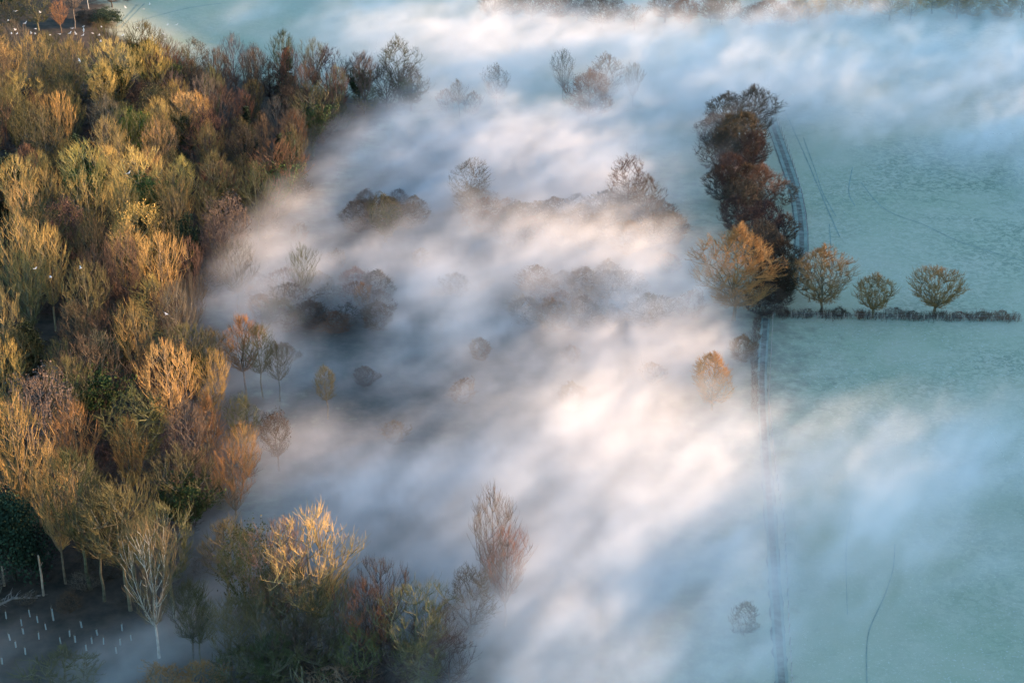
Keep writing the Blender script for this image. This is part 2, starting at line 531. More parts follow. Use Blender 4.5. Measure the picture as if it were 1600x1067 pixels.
def grow(kind, H, seed, dens=1.0):
    """wood = trunk and limbs, crown = fine branches and twigs"""
    r = random.Random(seed)
    K = KINDS[kind]
    wood_, crown_ = MB(), MB()
    zb = H * K['bole'] * .92
    ph = [r.uniform(0, 6.28) for _ in range(6)]
    norm = max((i / 50) ** K['pa'] * (1 - (i / 50) ** K['pb']) for i in range(51))
    lean = Vector((r.gauss(0, .03), r.gauss(0, .03), 0)) * H

    def env(u, th):
        w = 1 + .20 * math.sin(2 * th + ph[0]) + .16 * math.sin(3 * th + ph[1] + u * 3) + .18 * math.sin(5 * th + u * 8 + ph[2])
        return H * K['R'] * w * (u ** K['pa']) * (1 - u ** K['pb']) / norm

    def point(lo, hi, ulo=0.0):
        u = ulo + (1 - ulo) * r.random() ** .85
        u = min(u, .985)
        th = r.uniform(0, 6.28)
        q = env(u, th) * r.uniform(lo, hi)
        capf = 1 - .10 * (math.sin(3 * th + ph[3]) + math.sin(4 * th + ph[4])) * .5
        return Vector((math.cos(th) * q, math.sin(th) * q, zb + (H - zb) * u * capf)) + lean * u

    def curve(p0, p1, bend, n, wob):
        m_ = p0.lerp(p1, .5) + bend
        out = []
        for i in range(n + 1):
            t = i / n
            q = p0 * (1 - t) ** 2 + m_ * 2 * t * (1 - t) + p1 * t * t
            if 0 < i < n: q = q + Vector((r.gauss(0, wob), r.gauss(0, wob), r.gauss(0, wob * .5)))
            out.append(q)
        return out

    R0 = H * K['r0']
    short = kind in ('pollard', 'shrub')
    zt = zb * 1.08 if short else H * (.62 if kind == 'oak' else .84)
    tp = [Vector((0, 0, -.4)), Vector((0, 0, .0))]
    for i in range(1, 8):
        t = i / 7
        tp.append(Vector((r.gauss(0, .006 * H), r.gauss(0, .006 * H), zt * t)) * 1.0 + lean * (zt * t / H))
    tr = [R0 * 1.35, R0 * 1.15] + [R0 * (1 - (.25 if short else .82) * (i / 7)) for i in range(1, 8)]
    wood_.tube(tp, tr, 7, True)
    nodes = [(p, q) for p, q in zip(tp, tr) if p.z > zb * .85]
    if not nodes: nodes = [(tp[-1], tr[-1])]
    # limbs
    n1_ = list(nodes)
    for k in range(K['nl']):
        th = k * 2.4 + ph[5] + r.uniform(-.3, .3)
        u = r.uniform(.25, .8)
        q = env(u, th) * r.uniform(.45, .78)
        e = Vector((math.cos(th) * q, math.sin(th) * q, zb + (H - zb) * u)) + lean * u
        cand = [c for c in nodes if c[0].z < e.z - .35 * q] or [nodes[0]]
        s_ = r.choice(cand) if not short else nodes[-1]
        ln = (e - s_[0]).length
        bend = Vector((math.cos(th), math.sin(th), 0)) * ln * (.16 if K['rise'] > .5 else .04) - UP * ln * .04
        if kind == 'oak': bend = Vector((r.gauss(0, .10), r.gauss(0, .10), r.uniform(-.05, .14))) * ln
        pts = curve(s_[0], e, bend, 6, ln * (.035 if kind == 'oak' else .012))
        r1 = s_[1] * (.24 if short else .62)
        rs = [r1 * (1 - .72 * i / 6) for i in range(7)]
        wood_.tube(pts, rs, 5)
        n1_ += list(zip(pts[2:], rs[2:]))

    def attach(e, pool, steep):
        best, bd = None, 1e9
        for c in pool:
            d = e - c[0]
            if d.z < .12 * H * .2: continue
            hor = math.hypot(d.x, d.y)
            m_ = d.length + max(0, steep * hor - d.z) * 1.5
            if m_ < bd: best, bd = c, m_
        return best or min(pool, key=lambda c: (c[0] - e).length)
    # boughs
    n2_ = []
    for k in range(K['n2']):
        e = point(.35, .9, .08)
        s_ = attach(e, n1_, K['rise'])
        ln = (e - s_[0]).length
        out = Vector((e.x - s_[0].x, e.y - s_[0].y, 0))
        pts = curve(s_[0], e, out * .12 + Vector((r.gauss(0, .05), r.gauss(0, .05), 0)) * ln, 4, ln * (.04 if kind == 'oak' else .02))
        r2 = min(s_[1] * .6, .10 * H / 20)
        rs = [max(r2 * (1 - .6 * i / 4), .045) for i in range(5)]
        wood_.tube(pts, rs, 4)
        n2_ += list(zip(pts[1:], rs[1:]))
    tips = []
    for k in range(int(K['n3'] * dens * (.72 if dens == 1 else .8))):
        e = point(.55, .98, .04)
        s_ = attach(e, n2_, K['rise'])
        ln = (e - s_[0]).length
        if ln > H * .3: continue
        out = Vector((e.x - s_[0].x, e.y - s_[0].y, 0))
        pts = curve(s_[0], e, out * .10, 2, ln * .03)
        crown_.tube(pts, [.040, .032, .024], 3)
        rad_ = Vector((e.x, e.y, 0))
        rad_ = rad_.normalized() if rad_.length > .1 else Vector((1, 0, 0))
        for j in range(4):
            q = pts[1].lerp(pts[2], r.uniform(-.2, 1)) if j else pts[2]
            d = (rad_ * r.uniform(.15, .75) + UP * r.uniform(.5, 1.1) * K['up'] + Vector((r.gauss(0, .34), r.gauss(0, .34), r.gauss(0, .18)))).normalized()
            L_ = r.uniform(.045, .085) * H * (.75 if kind in ('oak',) else 1)
            mid = q + d * L_ * .5 + Vector((r.gauss(0, .04), r.gauss(0, .04), 0)) * L_
            d2 = (d + UP * .35 * K['up'] + Vector((r.gauss(0, .15), r.gauss(0, .15), 0))).normalized()
            end = mid + d2 * L_ * .5
            crown_.tube([q, mid, end], [.022, .018, .008], 3)
            tips.append(end)
    return wood_, crown_, tips


PROTO = {}


def fit(mbs, H):
    zt = sorted(v.z for m_ in mbs for v in m_.v)
    top_ = zt[-1]
    k = H / top_
    for m_ in mbs:
        m_.v = [v * k for v in m_.v]


def make_proto(key, kind, H, seed, leaves=0, lsize=.28, ivy=0, dens=1.0):
    w, c, tips = grow(kind, H, seed, dens)
    r = random.Random(seed + 99)
    d = {}
    lf = MB()
    if leaves:
        for _ in range(leaves):
            p = r.choice(tips) + Vector((r.gauss(0, .35), r.gauss(0, .35), r.gauss(0, .3)))
            lf.leaf(p, lsize * r.uniform(.6, 1.3), r)
    if ivy:                                             # ivy climbing the bole and the lower limbs
        vs = w.v
        for _ in range(ivy):
            p = r.choice(vs)
            if p.z > H * .72: continue
            lf.leaf(p + Vector((r.gauss(0, .3), r.gauss(0, .3), r.gauss(0, .3))), lsize * r.uniform(.7, 1.2), r)
    fit([w, c] + ([lf] if lf.v else []), H)
    d['trunk'] = (w.mesh(key + '_trunk', M_BARK))
    d['crown'] = (c.mesh(key + '_crown', M_TWIG))
    if lf.v: d['leaves' if leaves else 'ivy'] = lf.mesh(key + '_leaves', M_LEAF)
    d['H'] = H
    PROTO[key] = d


def make_conifer(key, H, seed, wide=.22):
    r = random.Random(seed)
    w, c = MB(), MB()
    w.tube([Vector((0, 0, -.3)), Vector((.05, 0, H * .5)), Vector((0, .05, H * .99))], [H * .014, H * .009, .02], 6)
    z = H * .12
    while z < H * .98:
        t = (z / H)
        n = 8
        for k in range(n):
            a = r.uniform(0, 6.28)
            L_ = H * wide * (1 - t) ** .8 * r.uniform(.7, 1.1) + .25
            d = Vector((math.cos(a), math.sin(a), -.12 + .35 * t))
            p0 = Vector((0, 0, z + r.uniform(-.2, .2)))
            pts = [p0, p0 + d * L_ * .5, p0 + d * L_ + Vector((0, 0, .12 * L_))]
            w.tube(pts, [.05, .03, .012], 3)
            for q in range(int(10 + 22 * (1 - t))):
                f = r.uniform(.15, 1) ** .7
                p = p0 + d * L_ * f + Vector((r.gauss(0, .18), r.gauss(0, .18), r.gauss(0, .1)))
                c.leaf(p, r.uniform(.25, .5), r)
        z += H * .032
    PROTO[key] = dict(trunk=w.mesh(key + '_trunk', M_BARK), crown=c.mesh(key + '_crown', M_LEAF), H=H)


def make_evergreen(key, H, W, seed, n=9000, bole=.12):
    """holly or yew: clumps of small leaves on short limbs"""
    r = random.Random(seed)
    w, c = MB(), MB()
    w.tube([Vector((0, 0, -.3)), Vector((.1, 0, H * .4)), Vector((0, .1, H * .85))], [.28, .2, .06], 6)
    for k in range(70):
        a = r.uniform(0, 6.28); u = r.uniform(0, 1)
        el = math.asin(u)
        rr = (r.uniform(.55, 1.0))
        ctr = Vector((math.cos(a) * math.cos(el) * W / 2 * rr, math.sin(a) * math.cos(el) * W / 2 * rr,
                      H * bole + (H * (1 - bole)) * (.12 + .84 * math.sin(el) * rr)))
        w.tube([Vector((0, 0, ctr.z * .55)), ctr * .6 + Vector((0, 0, ctr.z * .32)), ctr], [.09, .05, .02], 3)
        cs = r.uniform(.45, 1.0) * H * .09
        for _ in range(n // 70):
            p = ctr + Vector((r.gauss(0, cs), r.gauss(0, cs), r.gauss(0, cs * .7)))
            c.leaf(p, r.uniform(.2, .4), r)
    PROTO[key] = dict(trunk=w.mesh(key + '_trunk', M_BARK), crown=c.mesh(key + '_crown', M_LEAF), H=H)


for i in range(5): make_proto('vase%d' % i, 'vase', 20, 10 + i)
for i in range(4): make_proto('tall%d' % i, 'tall', 21, 30 + i)
for i in range(3): make_proto('oak%d' % i, 'oak', 15, 50 + i)
for i in range(2): make_proto('pollard%d' % i, 'pollard', 9, 60 + i, dens=1.8)
for i in range(3): make_proto('shrub%d' % i, 'shrub', 6, 70 + i)
make_proto('poplar0', 'poplar', 22, 80)
make_proto('russet0', 'oak', 15, 85, leaves=5200, lsize=.22, dens=1.8)
make_proto('russet1', 'vase', 19, 86, leaves=1500, lsize=.30)
make_proto('ivy0', 'vase', 17, 88, ivy=5200, lsize=.34)
make_proto('ivy1', 'oak', 14, 89, ivy=5200, lsize=.34)
make_proto('dense0', 'oak', 16, 101, dens=2.8)
make_proto('dense1', 'oak', 13, 102, dens=2.2)
make_proto('dense2', 'shrub', 9, 103, dens=2.6)
make_conifer('conifer0', 17, 90)
make_conifer('conifer1', 14, 91, .26)
make_evergreen('evergreen0', 9, 9, 95)
make_evergreen('evergreen1', 12, 7, 96)
print('TRIS', sum(len(m_.polygons) * 2 for p in PROTO.values() for m_ in p.values() if hasattr(m_, 'polygons')))

TINT = {        # (twigs, bark): wood colours, with sunlight painted into gold and orange, shade into olive
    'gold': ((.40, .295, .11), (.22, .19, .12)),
    'olive': ((.105, .100, .045), (.15, .14, .09)),
    'russet': ((.17, .09, .055), (.12, .09, .07)),
    'grey': ((.13, .11, .085), (.19, .17, .14)),
    'brown': ((.105, .072, .048), (.11, .085, .065)),
    'birch': ((.22, .16, .09), (.50, .48, .44)),
    'pink': ((.23, .145, .095), (.17, .14, .11)),
    'dark': ((.065, .052, .043), (.06, .05, .045)),
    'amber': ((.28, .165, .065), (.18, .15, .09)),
    'orange': ((.42, .20, .06), (.22, .15, .09)),  # saturated in place of the sunlit glow in the fog
    'green': ((.05, .075, .028), (.08, .07, .05)),
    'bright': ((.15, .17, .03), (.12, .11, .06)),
    'fir': ((.022, .042, .025), (.06, .05, .04)),
}
TREES = []


def put_tree(name, key, loc, H, tint, label, cat, group=None, wide=1.0, rz=None, rr=random):
    p = PROTO[key]
    s = H / p['H']
    o = empty(name, loc, rr.uniform(0, 6.28) if rz is None else rz)
    o.scale = (s * wide, s * wide, s)
    tw, bk = TINT[tint]
    j = [rr.uniform(.9, 1.1) for _ in range(3)]
    k = rr.uniform(.8, 1.25)
    for part in ('trunk', 'crown', 'leaves', 'ivy'):
        if part not in p: continue
        c = link(part, p[part], o)
        cc = bk if part == 'trunk' else ((.055, .085, .025) if part == 'ivy' else tw)
        if part == 'leaves': cc = tuple(q * .75 for q in tw)
        c.color = tuple(min(.8, q * k * jj) for q, jj in zip(cc, j)) + (1,)
    tag(o, label, cat, group)
    TREES.append((o, loc, H))
    return o


def base_of(px, py, H):
    """foot of a tree of height H whose tip shows at a pixel of the photograph"""
    p = at(px, py, H)
    return Vector((p.x, p.y, terrain(p.x, p.y)))

R = random.Random(5)
taken = []


def feature(px, py, H, key, tint, label, cat='tree', group=None, wide=1.0, name='bare_tree', rz=None):
    b = base_of(px, py, H)
    taken.append((b.x, b.y, H * .30 * wide))
    return put_tree(name, key, b, H, tint, label, cat, group, wide, rz, R)

LAND = []       # landmarks: (px, py, phrase)


def F_(px, py, H, key, tint, label, phrase=None, **k):
    o = feature(px, py, H, key, tint, label, **k)
    if phrase: LAND.append((px, py + 20, phrase))
    return o

G_ROW = 'trees along the fence between the frosted fields'
G_HEDGE = 'trees of the old hedgerow beside the curved track'
G_EDGE = 'trees on the far edge of the woodland'
G_FOG = 'bare trees standing in the fog'
G_NEAR = 'trees of the near left corner'
# fence row between the two frosted fields
F_(1155, 342, 19.0, 'dense0', 'amber', 'biggest tree of the fence row, broad domed crown glowing amber at the top', 'the big amber-topped tree', group=G_ROW, wide=.84)
F_(1292, 377, 13.5, 'dense1', 'amber', 'mid-sized gnarled tree with crooked limbs, next right of the big amber-topped tree', 'the crooked fence-row tree', group=G_ROW, wide=.82)
F_(1370, 424, 8.8, 'pollard0', 'amber', 'smallest fan-shaped willow of the fence row, between the crooked tree and the rightmost one', 'the small fan-shaped willow', group=G_ROW, wide=.80, name='willow_tree')
F_(1468, 413, 9.8, 'pollard1', 'amber', 'rightmost fan-shaped willow of the fence row, round orange-brown crown', 'the rightmost willow', group=G_ROW, wide=.92, name='willow_tree')
F_(1117, 546, 10.5, 'dense1', 'orange', 'orange glowing tree half lost in bright fog below the big amber-topped tree', 'the orange tree in the fog', group=G_FOG, wide=.8)
F_(1240, 395, 8.0, 'shrub1', 'grey', 'thin grey scrubby tree squeezed between the big amber tree and the crooked one', None, group=G_ROW)
F_(1082, 450, 6.0, 'shrub0', 'grey', 'low pale scrub at the left foot of the big amber-topped tree', None, group=G_ROW)
# hedgerow running away beside the track
HEDGE = [
    (1178, 128, 14, 'dense0', 'dark', 'farthest dark purple tree at the far tip of the hedgerow, above the brown dome', 'the far tip of the hedgerow', .85),
    (1140, 140, 12, 'dense1', 'grey', 'misty grey tree left of the far tip of the hedgerow', None, .9),
    (1160, 166, 14, 'dense2', 'brown', 'large round brown dome crown in the far part of the hedgerow', 'the round brown dome of the hedgerow', .86),
    (1126, 200, 11, 'dense1', 'dark', 'dark ragged tree on the left flank below the brown dome', None, .9),
    (1180, 200, 11, 'dense0', 'brown', 'brown tree on the right flank just below the brown dome', None, .8),
    (1150, 232, 12, 'russet0', 'brown', 'brown leafy tree in the middle of the hedgerow, left side', None, .85),
    (1195, 252, 11.5, 'russet0', 'russet', 'red-brown leafy tree in the middle of the hedgerow, beside the pink bush', 'the red-brown hedgerow tree', .8),
    (1226, 278, 6, 'shrub0', 'pink', 'small pinkish bush between the red-brown hedgerow tree and the track', None, .9),
    (1165, 275, 11, 'dense1', 'dark', 'dark bare tree left of and below the red-brown hedgerow tree', None, .8),
    (1205, 305, 12, 'russet0', 'dark', 'dark leafy hedgerow tree directly above the top of the amber tree', None, .75),
    (1192, 340, 11, 'dense1', 'dark', 'dark bare tree behind the crown of the big amber-topped tree', None, .8),
    (1218, 365, 10.5, 'dense2', 'brown', 'brown thicket where the hedgerow reaches the fence row, beside the track', None, .8),
    (1212, 405, 8.5, 'dense2', 'dark', 'lowest dark thicket of the hedgerow, right behind the fence corner', None, .8),
]
HEDGE += [
    (1118, 172, 9, 'dense2', 'dark', 'purple-dark thicket at the left edge near the far tip of the hedgerow', None, .8),
    (1150, 192, 10, 'dense2', 'brown', 'brown thicket filling the middle below the brown dome', None, .8),
    (1130, 250, 9, 'dense2', 'dark', 'dark thicket on the left flank halfway along the hedgerow', None, .8),
    (1170, 250, 10, 'dense2', 'brown', 'brown thicket between the two leafy hedgerow trees', None, .75),
    (1150, 300, 8.5, 'dense2', 'dark', 'dark thicket on the left flank just above the blue gap', None, .75),
    (1180, 318, 9, 'dense2', 'dark', 'dark thicket in the lower middle of the hedgerow', None, .8),
    (1228, 330, 7, 'dense2', 'russet', 'reddish thicket pressed against the track bend', None, .7),
    (1200, 370, 9, 'dense2', 'dark', 'dark thicket beside the crown of the big amber-topped tree', None, .8),
    (1228, 410, 7, 'dense2', 'brown', 'brown thicket nearest the track where it meets the fence row', None, .75),
    (1195, 430, 8, 'dense2', 'dark', 'dark thicket at the right foot of the big amber-topped tree', None, .8),
]
for px, py, H, key, tint, lab, ph_, wd_ in HEDGE:
    F_(px, py, H, key, tint, lab, ph_, group=G_HEDGE, wide=wd_ * 1.12)
# trees standing in the fog of the middle
FOGT = [
    (920, 106, 13.5, 'russet0', 'russet', 'round russet tree standing alone in the blue fog at the top middle', 'the round russet tree in the fog', .98),
    (880, 74, 13, 'vase0', 'grey', 'faint grey tree behind and left of the round russet tree', None, .8),
    (948, 78, 14, 'oak2', 'grey', 'broad faint grey tree right behind the round russet tree', None, .9),
    (990, 92, 12, 'vase3', 'grey', 'faintest grey tree, rightmost of the three behind the round russet tree', None, .8),
    (984, 236, 15, 'oak1', 'brown', 'ragged brown tree rising from the fog left of the blue hedgerow shadow', 'the ragged brown tree in the fog', .8),
    (1012, 268, 12, 'oak0', 'brown', 'lower right companion of the ragged brown tree, twigs pointing right', None, .75),
    (717, 120, 10, 'tall0', 'brown', 'small upright tree alone in blue fog right of the woodland tip', 'the small upright tree in the fog', 1.1),
    (697, 136, 6.5, 'shrub0', 'brown', 'low misty bush at the left foot of the small upright tree', None, .8),
    (738, 140, 6.5, 'shrub1', 'brown', 'low misty bush at the right foot of the small upright tree', None, .8),
    (775, 96, 11, 'oak2', 'grey', 'very faint wide tree in the blue fog above the small upright tree', None, .8),
    (735, 245, 12, 'oak0', 'grey', 'faint grey crown in white fog in the middle above the reddish bushes', None, .85),
    (600, 295, 11, 'ivy1', 'olive', 'dim green-brown tree in the blue hollow left of the reddish bushes', 'the dim tree in the blue hollow', .9),
    (365, 368, 14, 'vase3', 'grey', 'tall grey tree with a leaning pale trunk behind the mist at the wood edge', 'the leaning pale-trunked tree', 1.15),
    (470, 375, 13, 'vase1', 'olive', 'dim olive tree in the dark misty hollow left of the amber sapling', None, .7),
    (567, 436, 8, 'tall0', 'amber', 'small amber tree on the right side of the dark hollow', 'the small amber tree in the dark hollow', 1.2),
    (375, 490, 15, 'tall1', 'amber', 'birch with white stems and an amber crown above pale mist', 'the white-stemmed amber birch', 1.25),
    (403, 498, 14, 'tall2', 'olive', 'olive companion crown touching the white-stemmed amber birch', None, 1.1),
    (432, 528, 11, 'tall3', 'olive', 'smaller birch right of the white-stemmed amber birch', None, 1.1),
    (508, 568, 9.5, 'tall0', 'olive', 'lone small pale-stemmed birch farthest out in the blue mist', 'the lone small birch', 1.2),
    (430, 640, 10, 'russet1', 'brown', 'spreading tree dotted with dark seed clusters at the mist edge', 'the tree with dark seed clusters', 1.0),
    (772, 755, 19, 'vase4', 'grey', 'tall ghostly grey tree fading into fog at the bottom middle', 'the tall ghostly tree', .62),
    (790, 815, 15, 'vase0', 'russet', 'reddish lower crown inside the tall ghostly tree of the bottom middle', None, .75),
    (735, 880, 12, 'oak2', 'brown', 'dark blurred tree at the left foot of the tall ghostly tree', None, .8),
    (758, 327, 5, 'dense2', 'russet', 'leftmost of the four reddish thickets glimpsed through the central fog', 'the reddish thickets in the fog', 1.3),
    (800, 318, 5.5, 'dense2', 'brown', 'second from left of the four reddish thickets in the central fog', None, 1.3),
    (842, 312, 5.5, 'dense2', 'russet', 'third from left of the four reddish thickets in the central fog', None, 1.3),
    (885, 330, 5, 'dense2', 'brown', 'rightmost of the four reddish thickets in the central fog', None, 1.3),
    (440, 478, 5, 'dense2', 'brown', 'maroon-brown thicket on the left of the dark misty hollow', None, 1.2),
    (482, 470, 5, 'dense2', 'dark', 'dark maroon thicket in the middle of the dark misty hollow', None, 1.2),
    (522, 484, 4.5, 'dense2', 'russet', 'reddest maroon thicket on the right of the dark misty hollow', None, 1.2),
    (1165, 938, 5, 'shrub1', 'olive', 'dim olive bush in the purple hollow beside the lower track', None, .8),
]
for px, py, H, key, tint, lab, ph_, wd_ in FOGT:
    F_(px, py, H, key, tint, lab, ph_, group=G_FOG, wide=wd_)
# far edge of the woodland
EDGE = [
    (640, 97, 12, 'ivy1', 'dark', 'dark green ivy-clad round tree at the right tip of the woodland', 'the ivy-clad tree at the woodland tip', .85),
    (603, 95, 12.5, 'oak0', 'dark', 'dark bare spreading tree just left of the ivy-clad tree', None, .75),
    (566, 76, 16, 'vase1', 'pink', 'tall tree with pink-orange tips between the stag-headed and ivy-clad trees', 'the pink-tipped tree', .75),
    (508, 64, 17, 'oak2', 'dark', 'stag-headed dark tree with bare crooked top boughs on the far edge', 'the stag-headed tree', .70),
    (527, 96, 14, 'vase2', 'gold', 'brightly lit orange crown in front of the stag-headed tree', None, .70),
    (478, 78, 14, 'vase3', 'grey', 'slim dark tree between the conifer and the stag-headed tree', None, .6),
    (395, 64, 15, 'vase4', 'grey', 'grey tree with open airy crown left of the far-edge conifer', None, .7),
    (362, 48, 17, 'vase0', 'grey', 'tallest grey tree on the far edge, pale top against the field', 'the tallest grey far-edge tree', .7),
    (418, 88, 12, 'oak1', 'dark', 'low dark tree at the left foot of the far-edge conifer', None, .7),
    (330, 70, 14, 'vase2', 'russet', 'reddish crown left of the tallest grey far-edge tree', None, .7),
    (300, 55, 13, 'oak0', 'grey', 'dark round grey-brown crown on the far edge near the field corner', None, .8),
    (255, 45, 15, 'vase3', 'grey', 'airy grey crown poking into the teal field at the upper left', 'the airy crown at the field corner', .7),
    (222, 52, 12, 'oak2', 'brown', 'low brown crown left of the airy crown at the field corner', None, .8),
]
for px, py, H, key, tint, lab, ph_, wd_ in EDGE:
    F_(px, py, H, key, tint, lab, ph_, group=G_EDGE, wide=wd_)
G_EVG = 'evergreens among the bare trees'
F_(446, 73, 15, 'conifer0', 'fir', 'dark conical conifer on the far woodland edge against pale mist', 'the far-edge conifer', name='conifer_tree', cat='conifer', group=G_EVG)
F_(452, 205, 14, 'conifer1', 'fir', 'taller of the paired dark conifers at the misty right edge of the woodland', 'the paired conifers', name='conifer_tree', cat='conifer', group=G_EVG)
F_(436, 208, 13, 'conifer1', 'fir', 'left and slimmer of the paired dark conifers at the misty edge', None, name='conifer_tree', cat='conifer', group=G_EVG, wide=.8)
F_(383, 165, 12, 'conifer0', 'fir', 'small dark conifer alone among brown trees, up left of the paired conifers', 'the small dark conifer', name='conifer_tree', cat='conifer', group=G_EVG)
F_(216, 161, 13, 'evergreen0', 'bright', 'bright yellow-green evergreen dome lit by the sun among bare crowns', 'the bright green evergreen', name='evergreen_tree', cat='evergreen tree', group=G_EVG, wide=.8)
F_(12, 245, 15, 'evergreen1', 'fir', 'dark green evergreen at the left border of the picture', 'the dark evergreen at the left border', name='evergreen_tree', cat='evergreen tree', group=G_EVG)
F_(115, 213, 13, 'evergreen1', 'fir', 'dark evergreen in a gap down left of the bright green one', 'the dark evergreen in the gap', name='evergreen_tree', cat='evergreen tree', group=G_EVG, wide=.7)
F_(245, 325, 14, 'evergreen1', 'fir', 'dark green evergreen in shade above the fan-topped pink tree', None, name='evergreen_tree', cat='evergreen tree', group=G_EVG, wide=.9)
F_(275, 330, 13, 'evergreen0', 'fir', 'rounded dark evergreen in shade, right neighbour of the taller one', None, name='evergreen_tree', cat='evergreen tree', group=G_EVG, wide=.7)
F_(38, 505, 11, 'evergreen1', 'green', 'dull green evergreen low in the shade under the big golden tree', None, name='evergreen_tree', cat='evergreen tree', group=G_EVG)
F_(5, 770, 13, 'evergreen1', 'fir', 'dark green holly mass at the left border above the sapling clearing', 'the holly at the left border', name='evergreen_tree', cat='evergreen tree', group=G_EVG)
# woodland trees one can tell apart
WT = [
    (28, 324, 23, 'vase0', 'gold', 'big golden crown at the left border with pale forked trunks', 'the big golden tree at the left border', .80),
    (66, 336, 21, 'vase3', 'gold', 'golden crown joined to the right of the big one at the left border', None, .62),
    (188, 355, 20, 'vase1', 'pink', 'fan-topped pink-brown tree with a clear trunk, above the orange crooked crown', 'the fan-topped pink tree', .72),
    (235, 422, 14, 'oak1', 'gold', 'flat orange crooked crown above the glowing golden tree', 'the flat orange crown', .75),
    (207, 460, 19, 'vase4', 'gold', 'glowing golden tree with a slender trunk at the lower edge of the wood', 'the glowing golden tree', .58),
    (133, 258, 19, 'vase2', 'gold', 'bright golden round crown below the dark evergreen in the gap', 'the bright golden round crown', .75),
    (68, 255, 17, 'vase1', 'gold', 'golden crown left of the bright golden round crown', None, .75),
    (243, 178, 18, 'vase0', 'gold', 'bright yellow crown just below the bright green evergreen', 'the bright yellow crown', .75),
    (165, 218, 17, 'vase3', 'gold', 'wide golden crown down left of the bright yellow crown', None, .75),
    (227, 222, 17, 'vase4', 'gold', 'golden crown directly below the bright yellow crown', None, .75),
    (270, 258, 17, 'vase1', 'gold', 'golden orange crown two rows below the bright yellow crown', None, .85),
    (310, 137, 15, 'vase2', 'gold', 'flat glowing orange crown high up near the far edge', 'the flat glowing orange crown', .8),
    (272, 120, 15, 'vase0', 'gold', 'glowing yellow crown left of the flat orange one near the far edge', None, .8),
    (95, 545, 18, 'vase2', 'olive', 'olive round tree with pale stems in shade below the big golden tree', 'the olive round tree', .68),
    (150, 505, 17, 'oak2', 'grey', 'bare silvery spreading tree in shade left of the glowing golden tree', None, .6),
    (12, 600, 24, 'vase3', 'gold', 'tall tree at the left border with gold upper twigs above the holly', 'the tall gold-twigged border tree', .7),
    (75, 688, 21, 'vase0', 'gold', 'tall tree with orange-tinted crown and long pale trunk above the clearing', 'the orange-tinted tall tree', .55),
    (115, 695, 21, 'tall1', 'olive', 'tall pale-stemmed olive tree right of the orange-tinted tall one', None, 1.25),
    (182, 748, 19, 'tall2', 'olive', 'slender olive tree with a straight stem between the tall trees and the birch', None, 1.3),
    (140, 735, 19, 'tall3', 'olive', 'narrow olive tree just left of the straight-stemmed slender one', None, 1.1),
    (255, 770, 18, 'tall0', 'olive', 'olive tree directly behind the white-trunked birch', None, 1.3),
    (318, 610, 15, 'poplar0', 'amber', 'narrow amber upright tree near the mist edge', 'the narrow amber tree', 1.2),
    (300, 700, 11, 'russet0', 'brown', 'rusty brown leafy low tree below the narrow amber tree', None, .8),
    (410, 172, 14, 'vase2', 'pink', 'orange-tipped tree beside the small dark conifer', None, .6),
    (150, 640, 8, 'shrub2', 'dark', 'dark maroon thicket in shade above the tall pale-stemmed trees', None, 1.1),
]
for px, py, H, key, tint, lab, ph_, wd_ in WT:
    F_(px, py, H, key, tint, lab, ph_, group='trees of the left woodland', wide=wd_)
